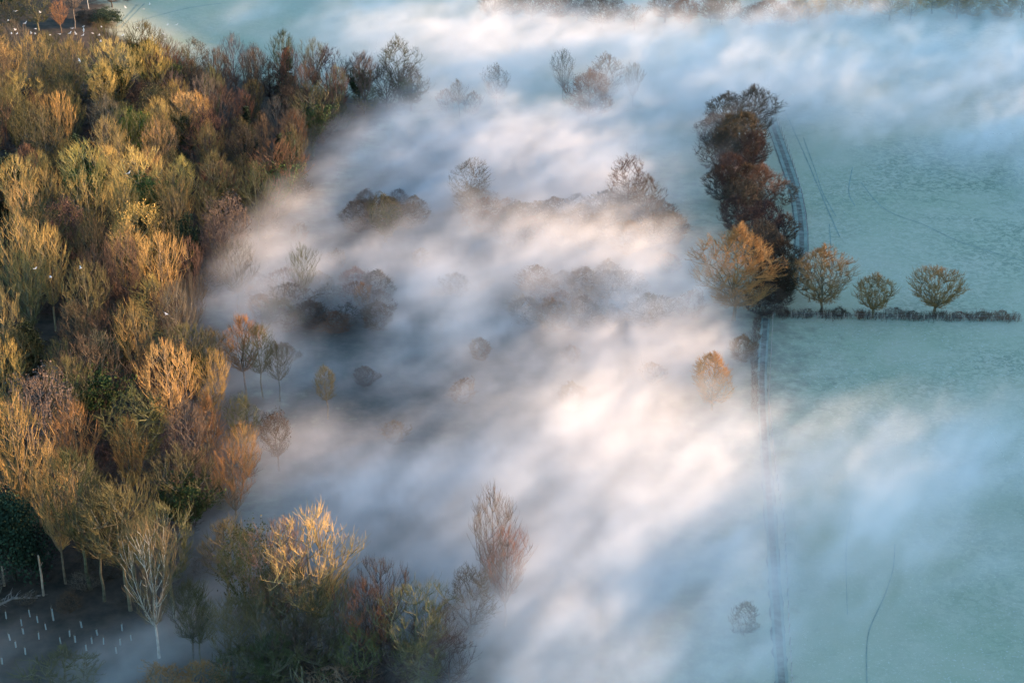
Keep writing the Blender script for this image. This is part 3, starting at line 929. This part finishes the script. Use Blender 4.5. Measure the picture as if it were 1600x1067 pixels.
NEAR = [
    (225, 792, 21, 'vase3', 'birch', 'birch with a long bare white trunk at the edge of the clearing', 'the white-trunked birch', .56),
    (290, 895, 13.5, 'tall1', 'olive', 'twin-trunked small tree right of the white-trunked birch', 'the twin-trunked small tree', 1.1),
    (303, 915, 12, 'tall3', 'olive', 'slim tree touching the right side of the twin-trunked one', None, 1.0),
    (488, 790, 20, 'vase2', 'gold', 'largest near tree, its top blazing yellow above olive twigs', 'the blazing-topped near tree', .88),
    (425, 802, 19, 'vase1', 'pink', 'near tree with pink-tipped top just left of the blazing one', None, .66),
    (388, 812, 18, 'russet1', 'olive', 'near tree with dark seed clusters left of the pink-tipped one', None, .6),
    (455, 880, 15, 'vase4', 'olive', 'olive fan of twigs in front of the blazing-topped near tree', None, .9),
    (400, 925, 13, 'vase0', 'olive', 'olive near tree in front and left of the blazing one', None, .9),
    (590, 860, 16, 'vase3', 'dark', 'dark-limbed bare tree behind the reddish near tree', 'the dark-limbed near tree', .62),
    (565, 905, 14, 'vase1', 'russet', 'reddish-brown near tree left of the rightmost near tree', None, .8),
    (645, 905, 14.5, 'vase0', 'olive', 'rightmost near tree, wide olive crown with pink tips by the fog', 'the rightmost near tree', .95),
    (700, 985, 9, 'oak2', 'dark', 'low dark boughs reaching into the fog right of the rightmost near tree', None, .8),
    (350, 925, 13, 'tall2', 'olive', 'slim olive tree between the twin-trunked one and the blazing cluster', None, 1.1),
    (520, 890, 14, 'vase3', 'olive', 'olive crown right below the blazing top, against the blue mist', None, .75),
    (480, 955, 11, 'vase1', 'dark', 'dark leaning boughs low in the middle of the near cluster', None, 1.0),
    (560, 975, 10, 'vase2', 'olive', 'low olive tree between the blazing cluster and the rightmost near tree', None, 1.0),
    (685, 935, 11, 'vase3', 'dark', 'dim fan of twigs behind the right side of the rightmost near tree', None, .8),
    (420, 985, 10, 'vase4', 'green', 'shaded green fan of twigs at the lower left of the near cluster', None, .9),
    (650, 1000, 9, 'vase4', 'olive', 'low olive tree at the bottom edge below the rightmost near tree', None, 1.0),
    (350, 800, 14, 'tall2', 'olive', 'misty thin tree left of the tree with seed clusters', None, 1.3),
    (95, 1010, 8, 'shrub1', 'olive', 'pale olive round bush at the bottom edge below the clearing', 'the round bush at the bottom edge', 1.0),
    (250, 1035, 6, 'shrub0', 'amber', 'yellowish bush at the bottom edge under the white-trunked birch', None, 1.0),
    (315, 1033, 6, 'shrub2', 'amber', 'orange-brown bush at the bottom edge under the twin-trunked tree', None, 1.0),
    (375, 1005, 8, 'shrub1', 'olive', 'green-olive bush at the bottom edge left of the near trees', None, 1.0),
    (455, 1010, 8, 'shrub0', 'olive', 'olive bush at the bottom edge under the blazing-topped tree', None, 1.0),
    (525, 1035, 6, 'shrub2', 'pink', 'pinkish bush at the bottom edge between the near trees', None, 1.0),
    (600, 1000, 8, 'shrub0', 'dark', 'dark bush at the foot of the dark-limbed near tree', None, 1.0),
]
for px, py, H, key, tint, lab, ph_, wd_ in NEAR:
    F_(px, py, H, key, tint, lab, ph_, group=G_NEAR, wide=wd_ * (1.3 if px > 380 else 1.05))
# upper left corner, beyond the woodland
CORN = [
    (20, 52, 12, 'oak2', 'olive', 'olive tree on the left of the top left corner clearing', None, .9),
    (60, 48, 13, 'oak0', 'olive', 'broad olive tree in the middle of the top left corner', 'the broad olive corner tree', .9),
    (96, 52, 9, 'vase2', 'amber', 'small amber tree beside the broad olive corner tree', None, 1.0),
    (117, 45, 15, 'tall1', 'grey', 'grey tree in the top left corner with a pale stem', None, 1.2),
    (140, 22, 15, 'tall2', 'birch', 'pale-stemmed birch at the top edge above the dark laurel', 'the pale-stemmed corner birch', 1.2),
    (175, 12, 9, 'oak1', 'brown', 'brown tree at the top edge right of the corner birch', None, 1.0),
    (200, 4, 8, 'shrub2', 'brown', 'brown bush at the top edge by the field corner', None, 1.0),
    (5, 12, 9, 'evergreen0', 'fir', 'dark evergreen at the very top left corner', None, 1.0),
]
for px, py, H, key, tint, lab, ph_, wd_ in CORN:     # given by their feet
    b_ = at(px, py)
    taken.append((b_.x, b_.y, 3))
    put_tree('bare_tree' if 'ever' not in key else 'evergreen_tree', key, b_, H, tint, lab, 'tree', 'trees of the top left corner', wd_, None, R)
    if ph_: LAND.append((px, py - 30, ph_))
b_ = at(165, 38)
put_tree('laurel_bush', 'evergreen0', b_, 4.5, 'fir', 'dark green laurel mound beside the frosted field corner', 'bush', 'laurel mounds at the field corner', 2.0, .3, R)
b_ = at(140, 34)
put_tree('laurel_bush', 'evergreen0', b_, 3.8, 'brown', 'reddish-brown mound left of the dark green laurel', 'bush', 'laurel mounds at the field corner', 1.9, 1.3, R)
# far row beyond the fog bank
for i in range(26):
    px = 770 + i * 33 + R.uniform(-10, 10)
    py = 30 + R.uniform(-8, 8) + (10 if 900 < px < 1250 else 0)
    b_ = at(px, py)
    put_tree('bare_tree', R.choice(['dense0', 'dense1', 'oak0', 'dense2']), b_, R.uniform(7, 11), 'gold' if px > 1250 else R.choice(['brown', 'russet', 'dark']), '', 'tree', 'trees of the far row at the top edge', 1.25, None, R)['far'] = px

# ------------------------------------------------------------------ the rest of the woodland
FILL = [P2(*q) for q in [(-160, 905), (60, 905), (200, 925), (330, 890), (385, 810), (390, 725), (355, 645), (320, 560), (325, 480),
                         (400, 390), (465, 335), (480, 255), (560, 190), (640, 165), (450, 152), (200, 146), (-160, 128)]]
MIDF = [P2(*q) for q in [(360, 560), (420, 640), (560, 700), (760, 700), (960, 640), (1080, 620), (1170, 560), (1060, 480), (1030, 370), (960, 330), (700, 330), (560, 330), (480, 350), (430, 420)]]


def inpoly(p, poly):
    return bool(pts_in_poly(np.array([p[0]]), np.array([p[1]]), poly)[0])

Rf = random.Random(21)
fill = []


def scatter(poly, dist, tries, n_max, pad=1.0):
    out = []
    xs = [p[0] for p in poly]; ys = [p[1] for p in poly]
    for _ in range(tries):
        if len(out) >= n_max: break
        x, y = Rf.uniform(min(xs), max(xs)), Rf.uniform(min(ys), max(ys))
        if not inpoly((x, y), poly): continue
        if any((x - a) ** 2 + (y - b) ** 2 < (dist * pad) ** 2 for a, b, _ in taken): continue
        if any((x - a) ** 2 + (y - b) ** 2 < dist * dist for a, b in out): continue
        px, py = proj((x, y, terrain(x, y) + 15))
        if px < -60: continue
        out.append((x, y))
    return out

DESCR = {'gold': 'golden', 'olive': 'olive', 'russet': 'russet', 'grey': 'grey', 'brown': 'brown', 'pink': 'pinkish', 'dark': 'dark', 'amber': 'amber'}
SHAPE = {'vase': 'fan-crowned', 'tall': 'slender', 'oak': 'broad', 'shrub': 'bushy', 'dense': 'thick', 'russet': 'leafy', 'ivy': 'ivy-clad', 'poplar': 'narrow'}
for (x, y) in scatter(FILL, 6.9, 14000, 290, .72):
    z = terrain(x, y)
    px, py = proj((x, y, z + 16))
    far = smooth(300, 420, y)
    key = Rf.choice(['vase0', 'vase1', 'vase2', 'vase3', 'vase4', 'vase0', 'vase2', 'vase4', 'tall0', 'tall2', 'oak0', 'oak2', 'russet1', 'ivy0'])
    if py > 620: key = Rf.choice(['tall0', 'tall1', 'tall2', 'tall3', 'vase1', 'vase3', 'ivy0', 'russet1'])
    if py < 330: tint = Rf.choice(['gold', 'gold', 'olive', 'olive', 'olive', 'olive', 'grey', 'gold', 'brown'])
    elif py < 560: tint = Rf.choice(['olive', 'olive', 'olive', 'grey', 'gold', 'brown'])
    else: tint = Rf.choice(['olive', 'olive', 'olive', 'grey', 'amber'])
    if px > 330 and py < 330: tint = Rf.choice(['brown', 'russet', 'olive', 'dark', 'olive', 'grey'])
    H = Rf.uniform(12.5, 20) * (1 if y > 230 else .95)
    if tint == 'gold' and H < 16: H += 3.0  # gold crowns, painted as sunlit, also stand taller
    if px > 300 and py > 450: H *= .8
    o = put_tree('bare_tree', key, (x, y, z), H, tint, '', 'tree', 'trees of the left woodland', Rf.uniform(.62, .85) if 'vase' in key or 'oak' in key else 1.15, None, Rf)
    o['auto'] = '%s %s bare tree' % (DESCR[tint], SHAPE[key.rstrip('0123456789')])
    fill.append((o, px, py))
# brown scrub woodland half drowned in the fog
for poly in ([(400, 455), (590, 455), (620, 520), (410, 520)], [(730, 335), (1040, 345), (1050, 400), (800, 400)], [(810, 465), (1010, 455), (1020, 520), (820, 525)], [(560, 330), (660, 330), (640, 365), (560, 365)]):
    for (x, y) in scatter([P2(*q) for q in poly], 4.6, 2500, 26, .12):
        z = terrain(x, y)
        px, py = proj((x, y, z + 4))
        k, tint = Rf.choice(['dense2', 'shrub1', 'dense2', 'dense1']), Rf.choice(['brown', 'dark', 'russet', 'grey'])
        o = put_tree('scrub_tree', k, (x, y, z), Rf.uniform(4.5, 7.5), tint, '', 'tree', 'scrub trees half drowned in the fog', 1.15, None, Rf)
        o['auto'] = '%s foggy tree' % DESCR[tint]
        taken.append((x, y, 2))
        fill.append((o, px, py))
# young growth and thickets under the trees
for (x, y) in scatter(FILL, 7.5, 6000, 150, .3):
    z = terrain(x, y)
    px, py = proj((x, y, z + 4))
    if px < -40: continue
    k, tint = Rf.choice(['shrub0', 'shrub1', 'shrub2']), Rf.choice(['dark', 'dark', 'olive', 'dark'])  # dark tint stands in for the shade between the crowns
    o = put_tree('thicket_shrub', k, (x, y, z), Rf.uniform(4, 7.5), tint, '', 'shrub', 'undergrowth shrubs of the left woodland', 1.1, None, Rf)
    o['auto'] = '%s undergrowth shrub' % DESCR[tint]
    fill.append((o, px, py))
for (x, y) in scatter(MIDF, 15.0, 8000, 14, .8):
    z = terrain(x, y)
    px, py = proj((x, y, z + 8))
    k, tint = Rf.choice(['shrub0', 'dense2', 'shrub1', 'shrub2', 'dense2']), Rf.choice(['brown', 'russet', 'brown', 'grey', 'dark'])
    H = Rf.uniform(3.5, 5.5)
    o = put_tree('bare_tree', k, (x, y, z), H, tint, '', 'tree', 'low trees sunk in the fog', .95, None, Rf)
    o['auto'] = '%s %s fog-veiled tree' % (DESCR[tint], SHAPE[k.rstrip('0123456789')])
    fill.append((o, px, py))

for (x, y) in scatter([P2(*q) for q in [(-40, 905), (-40, 960), (60, 955), (200, 975), (350, 1000), (420, 960), (400, 850), (330, 880), (200, 915)]], 4.5, 3000, 34, .15):
    z = terrain(x, y)
    px, py = proj((x, y, z + 2))
    k, tint = Rf.choice(['shrub0', 'shrub1', 'shrub2']), Rf.choice(['dark', 'brown', 'grey'])
    o = put_tree('bramble_bush', k, (x, y, z), Rf.uniform(1.6, 3.2), tint, '', 'bush', 'bramble bushes round the clearing', 1.4, None, Rf)
    o['auto'] = '%s bramble bush' % DESCR[tint]
    fill.append((o, px, py))

ORD = ['nearest', 'second', 'third', 'fourth', 'fifth', 'sixth', 'seventh', 'eighth', 'ninth', 'tenth', 'eleventh', 'twelfth']
DIRS = ['right of', 'lower right of', 'straight below', 'lower left of', 'left of', 'upper left of', 'straight above', 'upper right of']


def auto_labels(items):
    cells = {}
    for o, px, py in items:
        q = min(LAND, key=lambda a: (a[0] - px) ** 2 + (a[1] - py) ** 2)
        ang = math.degrees(math.atan2(py - q[1], px - q[0])) % 360
        k = (o['auto'], q[2], DIRS[int((ang + 22.5) // 45) % 8])
        cells.setdefault(k, []).append((math.hypot(px - q[0], py - q[1]), o))
    for (a, ph_, d), lst in cells.items():
        lst.sort(key=lambda e: e[0])
        for i, (_, o) in enumerate(lst):
            if len(lst) > 1: a = a.replace(' bare tree', ' tree').replace(' fog-veiled tree', ' foggy tree')
            o['label'] = ('%s %s %s' % (a, d, ph_)) if len(lst) == 1 else ('%s %s %s, %s one' % (a, d, ph_, ORD[min(i, 11)]))
            del o['auto']
auto_labels(fill)
fr = sorted([o for o in C.objects if 'far' in o.keys()], key=lambda o: o['far'])
NTH = ['leftmost', 'second from left', 'third from left', 'fourth from left', 'fifth from left', 'sixth from left', 'seventh from left', 'eighth from left', 'ninth from left',
       'tenth from left', 'eleventh from left', 'twelfth from left', 'thirteenth from left']
for i, o in enumerate(fr):
    nm = NTH[i] if i < 13 else NTH[25 - i].replace('left', 'right')
    o['label'] = 'misty tree of the row at the top edge beyond the fog, ' + nm
    del o['far']

# ------------------------------------------------------------------ tracks, hedge, fences
def simple(name, lo, hi, scale=2.0):
    m, n, l, b = mat(name)
    tc = n.new('ShaderNodeTexCoord')
    l.new(mixc(n, l, rng_node(n, l, noise(n, l, tc.outputs['Object'], scale, 5, .65), .35, .65), lo, hi), b.inputs['Base Color'])
    return m

M_MUD = simple('mud', (.09, .10, .085), (.24, .28, .24), .8)
M_RUT = simple('rut', (.18, .26, .22), (.31, .40, .34), .4)
M_WOOD = simple('weathered_wood', (.30, .27, .22), (.46, .42, .36), 6)
M_WIRE = simple('galvanised_wire', (.42, .42, .42), (.6, .6, .6), 4)
M_GULL = simple('white_plumage', (.78, .78, .76), (.84, .84, .82), 4)
M_GREYW = simple('grey_wing', (.50, .52, .55), (.6, .61, .63), 4)
M_BEAK = simple('yellow_beak', (.7, .42, .06), (.75, .48, .08), 4)


def ribbon(name, pxs, width, lift, m, jit=.12, seed=1, step=1.5, wfun=None):
    r = random.Random(seed)
    P = [Vector(P2(*q)) for q in pxs]
    pts = []
    for i in range(len(P) - 1):                      # Catmull-Rom through the surveyed points
        p0, p1, p2, p3 = P[max(0, i - 1)], P[i], P[i + 1], P[min(len(P) - 1, i + 2)]
        n_ = max(2, int((p2 - p1).length / step))
        for k in range(n_):
            t = k / n_
            pts.append(.5 * ((2 * p1) + (p2 - p0) * t + (2 * p0 - 5 * p1 + 4 * p2 - p3) * t * t + (3 * p1 - p0 - 3 * p2 + p3) * t ** 3))
    pts.append(P[-1])
    v, f = [], []
    for i, p in enumerate(pts):
        d = (pts[min(i + 1, len(pts) - 1)] - pts[max(i - 1, 0)]).normalized()
        nrm = Vector((-d.y, d.x))
        w = width / 2
        for sgn in (-1, -.33, .33, 1):
            q = p + nrm * (sgn * w * (1 + r.uniform(-jit, jit) * (abs(sgn) == 1)))
            v.append((q.x, q.y, terrain(q.x, q.y) + lift))
        if i:
            a = (i - 1) * 4
            for k in range(3): f.append((a + k, a + k + 1, a + 5 + k, a + 4 + k))
    me = bpy.data.meshes.new(name); me.from_pydata(v, [], f); me.shade_smooth()
    o = link(name, me, None, m)
    tag(o, kind='structure')
    return pts

LOWER = [(1196, 497), (1190, 592), (1195, 700), (1204, 817), (1221, 1067), (1230, 1200)]
UPPER = [(1200, 480), (1222, 455), (1247, 420), (1252, 370), (1245, 310), (1228, 255), (1210, 205), (1195, 160)]
ribbon('farm_track', LOWER, 1.6, .05, M_MUD, .3)
ribbon('farm_track', UPPER, 2.8, .05, M_MUD, .04, 3)


def shifted(pxs, dx):
    return [(px + dx * (.415 + .000333 * (py - 533)) / .415, py) for px, py in pxs]
ribbon('wheel_rut', shifted(UPPER, 8), .7, .09, M_RUT, .05, 5)
ribbon('wheel_rut', shifted(UPPER, -7), .7, .09, M_RUT, .05, 6)
ribbon('wheel_rut', shifted(LOWER, 6), .35, .09, M_RUT, .3, 7)
ribbon('wheel_rut', shifted(LOWER, -5), .35, .09, M_RUT, .3, 8)
for i, (q, w) in enumerate([
    ([(1398, 850), (1395, 890), (1380, 935), (1358, 985), (1354, 1030), (1356, 1100)], .2),
    ([(1225, 170), (1245, 215), (1265, 260), (1290, 320), (1312, 370)], .35), ([(1332, 262), (1326, 300), (1336, 322)], .3),
    ([(1345, 285), (1372, 318), (1400, 336), (1440, 350), (1500, 378), (1570, 400), (1640, 420)], .3),
    ([(1255, 215), (1275, 270), (1285, 300), (1306, 338)], .3), ([(1296, 350), (1300, 420)], .25),
    ([(182, 42), (196, 28), (214, 8)], .9), ([(208, 36), (250, 24), (300, 12), (345, 6)], .5), ([(190, 44), (206, 26), (226, 6)], .6),
    ([(1330, 800), (1322, 860), (1324, 960)], .12)]):
    ribbon('trodden_path', q, w * .7, .03, M_RUT, .3, 20 + i)


def run(pxs, spacing):
    P = [Vector(P2(*q)) for q in pxs]
    out, carry = [], 0.0
    for a, b_ in zip(P[:-1], P[1:]):
        L_ = (b_ - a).length
        t = carry
        while t < L_:
            out.append(a.lerp(b_, t / L_)); t += spacing
        carry = t - L_
    return out


def wire_fence(pxs, spacing, label, hp=1.15):
    ps = run(pxs, spacing)
    c0 = ps[len(ps) // 2]
    o = empty('wire_fence', (c0.x, c0.y, terrain(c0.x, c0.y)))
    tag(o, label, 'fence')
    mb = MB(); mb.box((0, 0, -.3), .11, .11, hp + .3)
    post = mb.mesh('post', M_WOOD)
    for p in ps:
        q = link('post', post, o)
        q.location = (p.x - o.location.x, p.y - o.location.y, terrain(p.x, p.y) - o.location.z)
        q.scale = (1, 1, random.Random(p.x).uniform(.9, 1.1))
    for hgt_ in (.45, .75, 1.05):
        w = MB()
        w.tube([Vector((p.x, p.y, terrain(p.x, p.y) + hgt_)) - o.location for p in ps], [.014] * len(ps), 3)
        link('wire', w.mesh('wire', M_WIRE), o)
    return o

wire_fence([(1236, 497), (1330, 499), (1420, 501), (1520, 502), (1640, 504)], 2.3, 'wooden post and wire fence along the low hedge under the fence-row trees')
wire_fence([(1208, 489), (1201, 630), (1212, 740), (1225, 817), (1237, 1067), (1243, 1150)], 2.8, 'thin pale wire fence running straight down beside the lower farm track')
wire_fence([(1262, 420), (1262, 370), (1254, 310), (1238, 255), (1220, 205), (1204, 160)], 3.2, 'wire fence curving up along the field side of the upper track')


def hedge(pxs, w, h, label, tint, dens=44, seed=4):
    r = random.Random(seed)
    ps = run(pxs, 1.0)
    c0 = ps[0]
    o = empty('low_hedge', (c0.x, c0.y, terrain(c0.x, c0.y)))
    tag(o, label, 'hedge')
    st, tw = MB(), MB()
    for p in ps:
        hh = h * r.uniform(.6, 1.2) * (.75 + .45 * math.sin(p.x * .7) * math.sin(p.x * .23 + 2))
        if r.random() < .07: continue
        for k in range(dens):
            q = Vector((p.x + r.uniform(-.6, .6), p.y + r.gauss(0, w * .35), terrain(p.x, p.y))) - o.location
            d = Vector((r.gauss(0, .35), r.gauss(0, .35), 1)).normalized()
            L_ = hh * r.uniform(.5, 1)
            e = q + d * L_
            (st if k % 5 == 0 else tw).tube([q, e], [.03, .012], 3)
            for j in range(3):
                s0 = q.lerp(e, r.uniform(.4, 1))
                tw.tube([s0, s0 + Vector((r.gauss(0, .5), r.gauss(0, .5), r.uniform(.2, .8))) * .45], [.014, .006], 3)
    a = link('stems', st.mesh('hedge_stems', M_BARK), o); a.color = TINT[tint][1] + (1,); a['kind'] = 'stuff'
    b_ = link('twigs', tw.mesh('hedge_twigs', M_TWIG), o); b_.color = TINT[tint][0] + (1,); b_['kind'] = 'stuff'

hedge([(1200, 492), (1330, 494), (1420, 496), (1515, 497)], 2.4, 1.3, 'low dark bramble hedge under the fence-row trees', 'brown')
hedge([(1515, 497), (1590, 499)], 2.0, 1.7, 'reddish brushy hedge end right of the rightmost willow', 'russet', 30, 6)
hedge([(1183, 500), (1178, 560), (1181, 640)], 1.6, 1.1, 'low scrubby hedge left of the top of the lower farm track', 'brown', 20, 8)

for j, (px, py, H, tint) in enumerate([(1222, 494, 2.6, 'brown'), (1262, 495, 2.2, 'grey'), (1310, 494, 2.4, 'brown'), (1342, 497, 1.9, 'russet'), (1398, 496, 2.7, 'grey'), (1424, 497, 2.0, 'brown'),
                                       (1500, 498, 2.0, 'russet'), (1533, 499, 2.2, 'brown'), (1566, 499, 2.4, 'russet')]):
    put_tree('bramble_bush', 'shrub%d' % (j % 3), at(px, py), H * .72, tint, 'scrubby bush sticking up from the low hedge, ' + ['leftmost one', 'left of the crooked tree', 'right of the crooked tree', 'left of the small willow',
             'right of the small willow', 'midway between the two willows', 'right of the rightmost willow', 'second from the right end', 'at the right end'][j], 'bush', 'bushes along the low hedge', 1.7, None, R)

# ------------------------------------------------------------------ clearing at the lower left
M_GUARD = simple('pale_tree_guard', (.25, .33, .34), (.36, .44, .44), 5)
SAP = [(10, 966, .9), (34, 977, .8), (47, 963, .9), (59, 972, .8), (84, 969, 1.6), (128, 980, .8), (16, 1000, .8), (25, 1011, .7), (61, 998, .8), (95, 1005, .8), (109, 994, .8),
       (118, 1003, .8), (144, 1005, .8), (162, 1006, .8), (182, 1020, .8), (188, 1007, .8), (191, 985, .8), (4, 1037, .8), (37, 990, .7), (135, 1016, .8), (152, 992, .7), (72, 983, .7),
       (205, 1000, .7), (40, 1022, .8)]
r0 = random.Random(3)
gm1 = MB(); gm1.tube([Vector((0, 0, 0)), Vector((0, 0, 1.0))], [.085, .075], 8, True)
gmesh = gm1.mesh('guard', M_GUARD)
gm2 = MB(); gm2.tube([Vector((.12, 0, -.1)), Vector((.12, 0, 1.15))], [.025, .025], 4, True)
smesh = gm2.mesh('stake', M_WOOD)
gm3 = MB(); gm3.tube([Vector((0, 0, .95)), Vector((.03, 0, 1.5))], [.02, .008], 3); gm3.tube([Vector((0, 0, 1.1)), Vector((.15, .1, 1.4))], [.012, .006], 3); gm3.tube([Vector((0, 0, 1.2)), Vector((-.13, .08, 1.45))], [.012, .006], 3)
tmesh = gm3.mesh('whip', M_BARK)
NTH2 = ['leftmost', 'second from left', 'third from left', 'fourth from left', 'fifth from left', 'sixth from left']
for j, (px, py, h_) in enumerate(sorted(SAP)):
    p = at(px, py)
    o = empty('guarded_sapling', p, r0.uniform(0, 6.28)); o.scale = (1, 1, h_ * 1.1)
    o.rotation_euler = (r0.gauss(0, .04), r0.gauss(0, .04), r0.uniform(0, 6))
    link('tree_guard', gmesh, o); link('stake', smesh, o)
    link('sapling', tmesh, o).color = (.2, .16, .1, 1)
    row = 'back' if py < 975 else 'second' if py < 990 else 'third' if py < 1003 else 'fourth' if py < 1012 else 'front'
    o['row'] = row
    tag(o, 'x', 'sapling', 'young saplings in pale tree guards in the clearing')
for row in ('back', 'second', 'third', 'fourth', 'front'):
    ls = sorted([o for o in C.objects if o.get('row') == row], key=lambda o: o.location.x)
    for k, o in enumerate(ls):
        o['label'] = 'pale tube guard of a sapling in the misty clearing, %s row, %s' % (row, NTH2[k] if k < 6 else 'rightmost')
        del o['row']


def snag(px, py, h_, label, name='dead_trunk'):
    p = at(px, py)
    o = empty(name, p)
    m_ = MB()
    m_.tube([Vector((0, 0, -.3)), Vector((.05, 0, h_ * .5)), Vector((-.03, .05, h_))], [.17, .14, .10], 7, True)
    tr = link('trunk', m_.mesh('snag', M_BARK), o); tr.color = (.42, .33, .24, 1)
    m2 = MB(); m2.tube([Vector((0, 0, h_ * .7)), Vector((.4, .1, h_ * .82))], [.06, .03], 5, True)
    b_ = link('branch_stub', m2.mesh('stub', M_BARK), o); b_.color = (.42, .33, .24, 1)
    tag(o, label, 'dead tree')
snag(7, 915, 3.2, 'short broken dead trunk at the left border above the clearing')
snag(68, 930, 6.0, 'taller pale dead stem at the back edge of the clearing')
p = at(22, 945)
o = empty('fallen_tree', p, .5)
r1 = random.Random(9)
m_ = MB(); m_.tube([Vector((-3.5, 0, .2)), Vector((0, .2, .9)), Vector((3, -.3, .35))], [.17, .13, .06], 6, True)
q = link('trunk', m_.mesh('fallen_trunk', M_BARK), o); q.color = (.34, .3, .26, 1)
m_ = MB()
for k in range(40):
    t = r1.uniform(.1, 1); s0 = Vector((-3.5 + 6.5 * t, 0, .4 + .5 * math.sin(t * 3)))
    d = Vector((r1.uniform(-.2, .9), r1.gauss(0, .7), r1.uniform(.0, .9)))
    m_.tube([s0, s0 + d * .7, s0 + d * 1.2 + Vector((.3, 0, -.2))], [.045, .03, .012], 4)
q = link('branches', m_.mesh('fallen_branches', M_BARK), o); q.color = (.34, .3, .26, 1)
tag(o, 'fallen bare tree with tangled branches lying at the left border of the clearing', 'fallen tree')

# ------------------------------------------------------------------ gulls
def wing_mesh(sgn):
    v = [(.10, 0, 0), (-.12, 0, 0), (.12, .30 * sgn, .10), (-.10, .30 * sgn, .10), (.02, .62 * sgn, .06), (-.10, .60 * sgn, .06), (-.16, .78 * sgn, .01)]
    v2 = [(a, b_, c - .02) for a, b_, c in v]
    f = [(0, 1, 3, 2), (2, 3, 5, 4), (4, 5, 6)]
    k = len(v)
    f += [tuple(reversed([i + k for i in t])) for t in f] + [(0, 2, 2 + k, k), (2, 4, 4 + k, 2 + k), (4, 6, 6 + k, 4 + k), (1, 1 + k, 3 + k, 3), (3, 3 + k, 5 + k, 5), (5, 5 + k, 6 + k, 6)]
    me = bpy.data.meshes.new('wing'); me.from_pydata(v + v2, [], f); me.materials.append(M_GREYW if 0 else M_GULL); return me
WG = (wing_mesh(1), wing_mesh(-1))
m_ = MB(); m_.tube([Vector(q) for q in ((-.24, 0, .01), (-.16, 0, 0), (0, 0, 0), (.14, 0, .01), (.21, 0, .04), (.27, 0, .04), (.30, 0, .03))], [.035, .06, .085, .07, .05, .045, .012], 8, True)
BODY = m_.mesh('gull_body', M_GULL)
m_ = MB(); m_.tube([Vector((.29, 0, .03)), Vector((.35, 0, .015))], [.014, .004], 4, True); BEAK = m_.mesh('gull_beak', M_BEAK)
me = bpy.data.meshes.new('gull_tail'); me.from_pydata([(-.22, .03, .01), (-.22, -.03, .01), (-.38, -.09, .0), (-.38, .09, .0), (-.22, .03, -.005), (-.22, -.03, -.005), (-.38, -.09, -.012), (-.38, .09, -.012)], [],
    [(0, 1, 2, 3), (7, 6, 5, 4), (0, 3, 7, 4), (3, 2, 6, 7), (2, 1, 5, 6)]); me.materials.append(M_GULL); TAIL = me
z5 = lambda L_: [(a / 5.333, b_ / 5.333) for a, b_ in L_]
BIRDS = z5([(128, 97), (68, 175), (210, 197), (295, 242), (128, 253), (95, 280), (142, 283), (260, 280), (293, 285), (418, 295), (497, 288), (583, 280), (600, 240), (625, 277), (633, 288), (697, 222),
            (697, 253), (692, 297), (772, 280), (826, 297), (845, 228), (838, 349), (661, 506), (1024, 297), (1045, 68), (1200, 80), (1248, 38), (1448, 4), (1395, 212), (1472, 210), (1145, 235), (1375, 330), (1360, 285), (335, 108)])
BIRDS += [(126, 419), (79, 433), (55, 420), (260, 491), (201, 271), (1239, 149)]
rb = random.Random(12)
BL = []
for px, py in BIRDS:
    p = at(px, py, 30 if py < 200 else 26)
    if px > 1000: p = at(px, py, 20)
    o = empty('gull', p, rb.uniform(0, 6.28), rb.uniform(.6, .8))
    o.rotation_euler = (rb.gauss(0, .25), rb.gauss(0, .1), rb.uniform(-.7, .9))
    link('body', BODY, o); link('tail', TAIL, o); link('beak', BEAK, o)
    dih = rb.uniform(-.15, .5)
    for k, sg in ((0, 1), (1, -1)):
        w = link('wing', WG[k], o); w.location = (.03, .05 * sg, .03); w.rotation_euler = (dih * sg, 0, 0)
    tag(o, '', 'bird', 'white gulls flying over the valley')
    o['auto'] = 'white gull'
    BL.append((o, px, py))
auto_labels(BL)
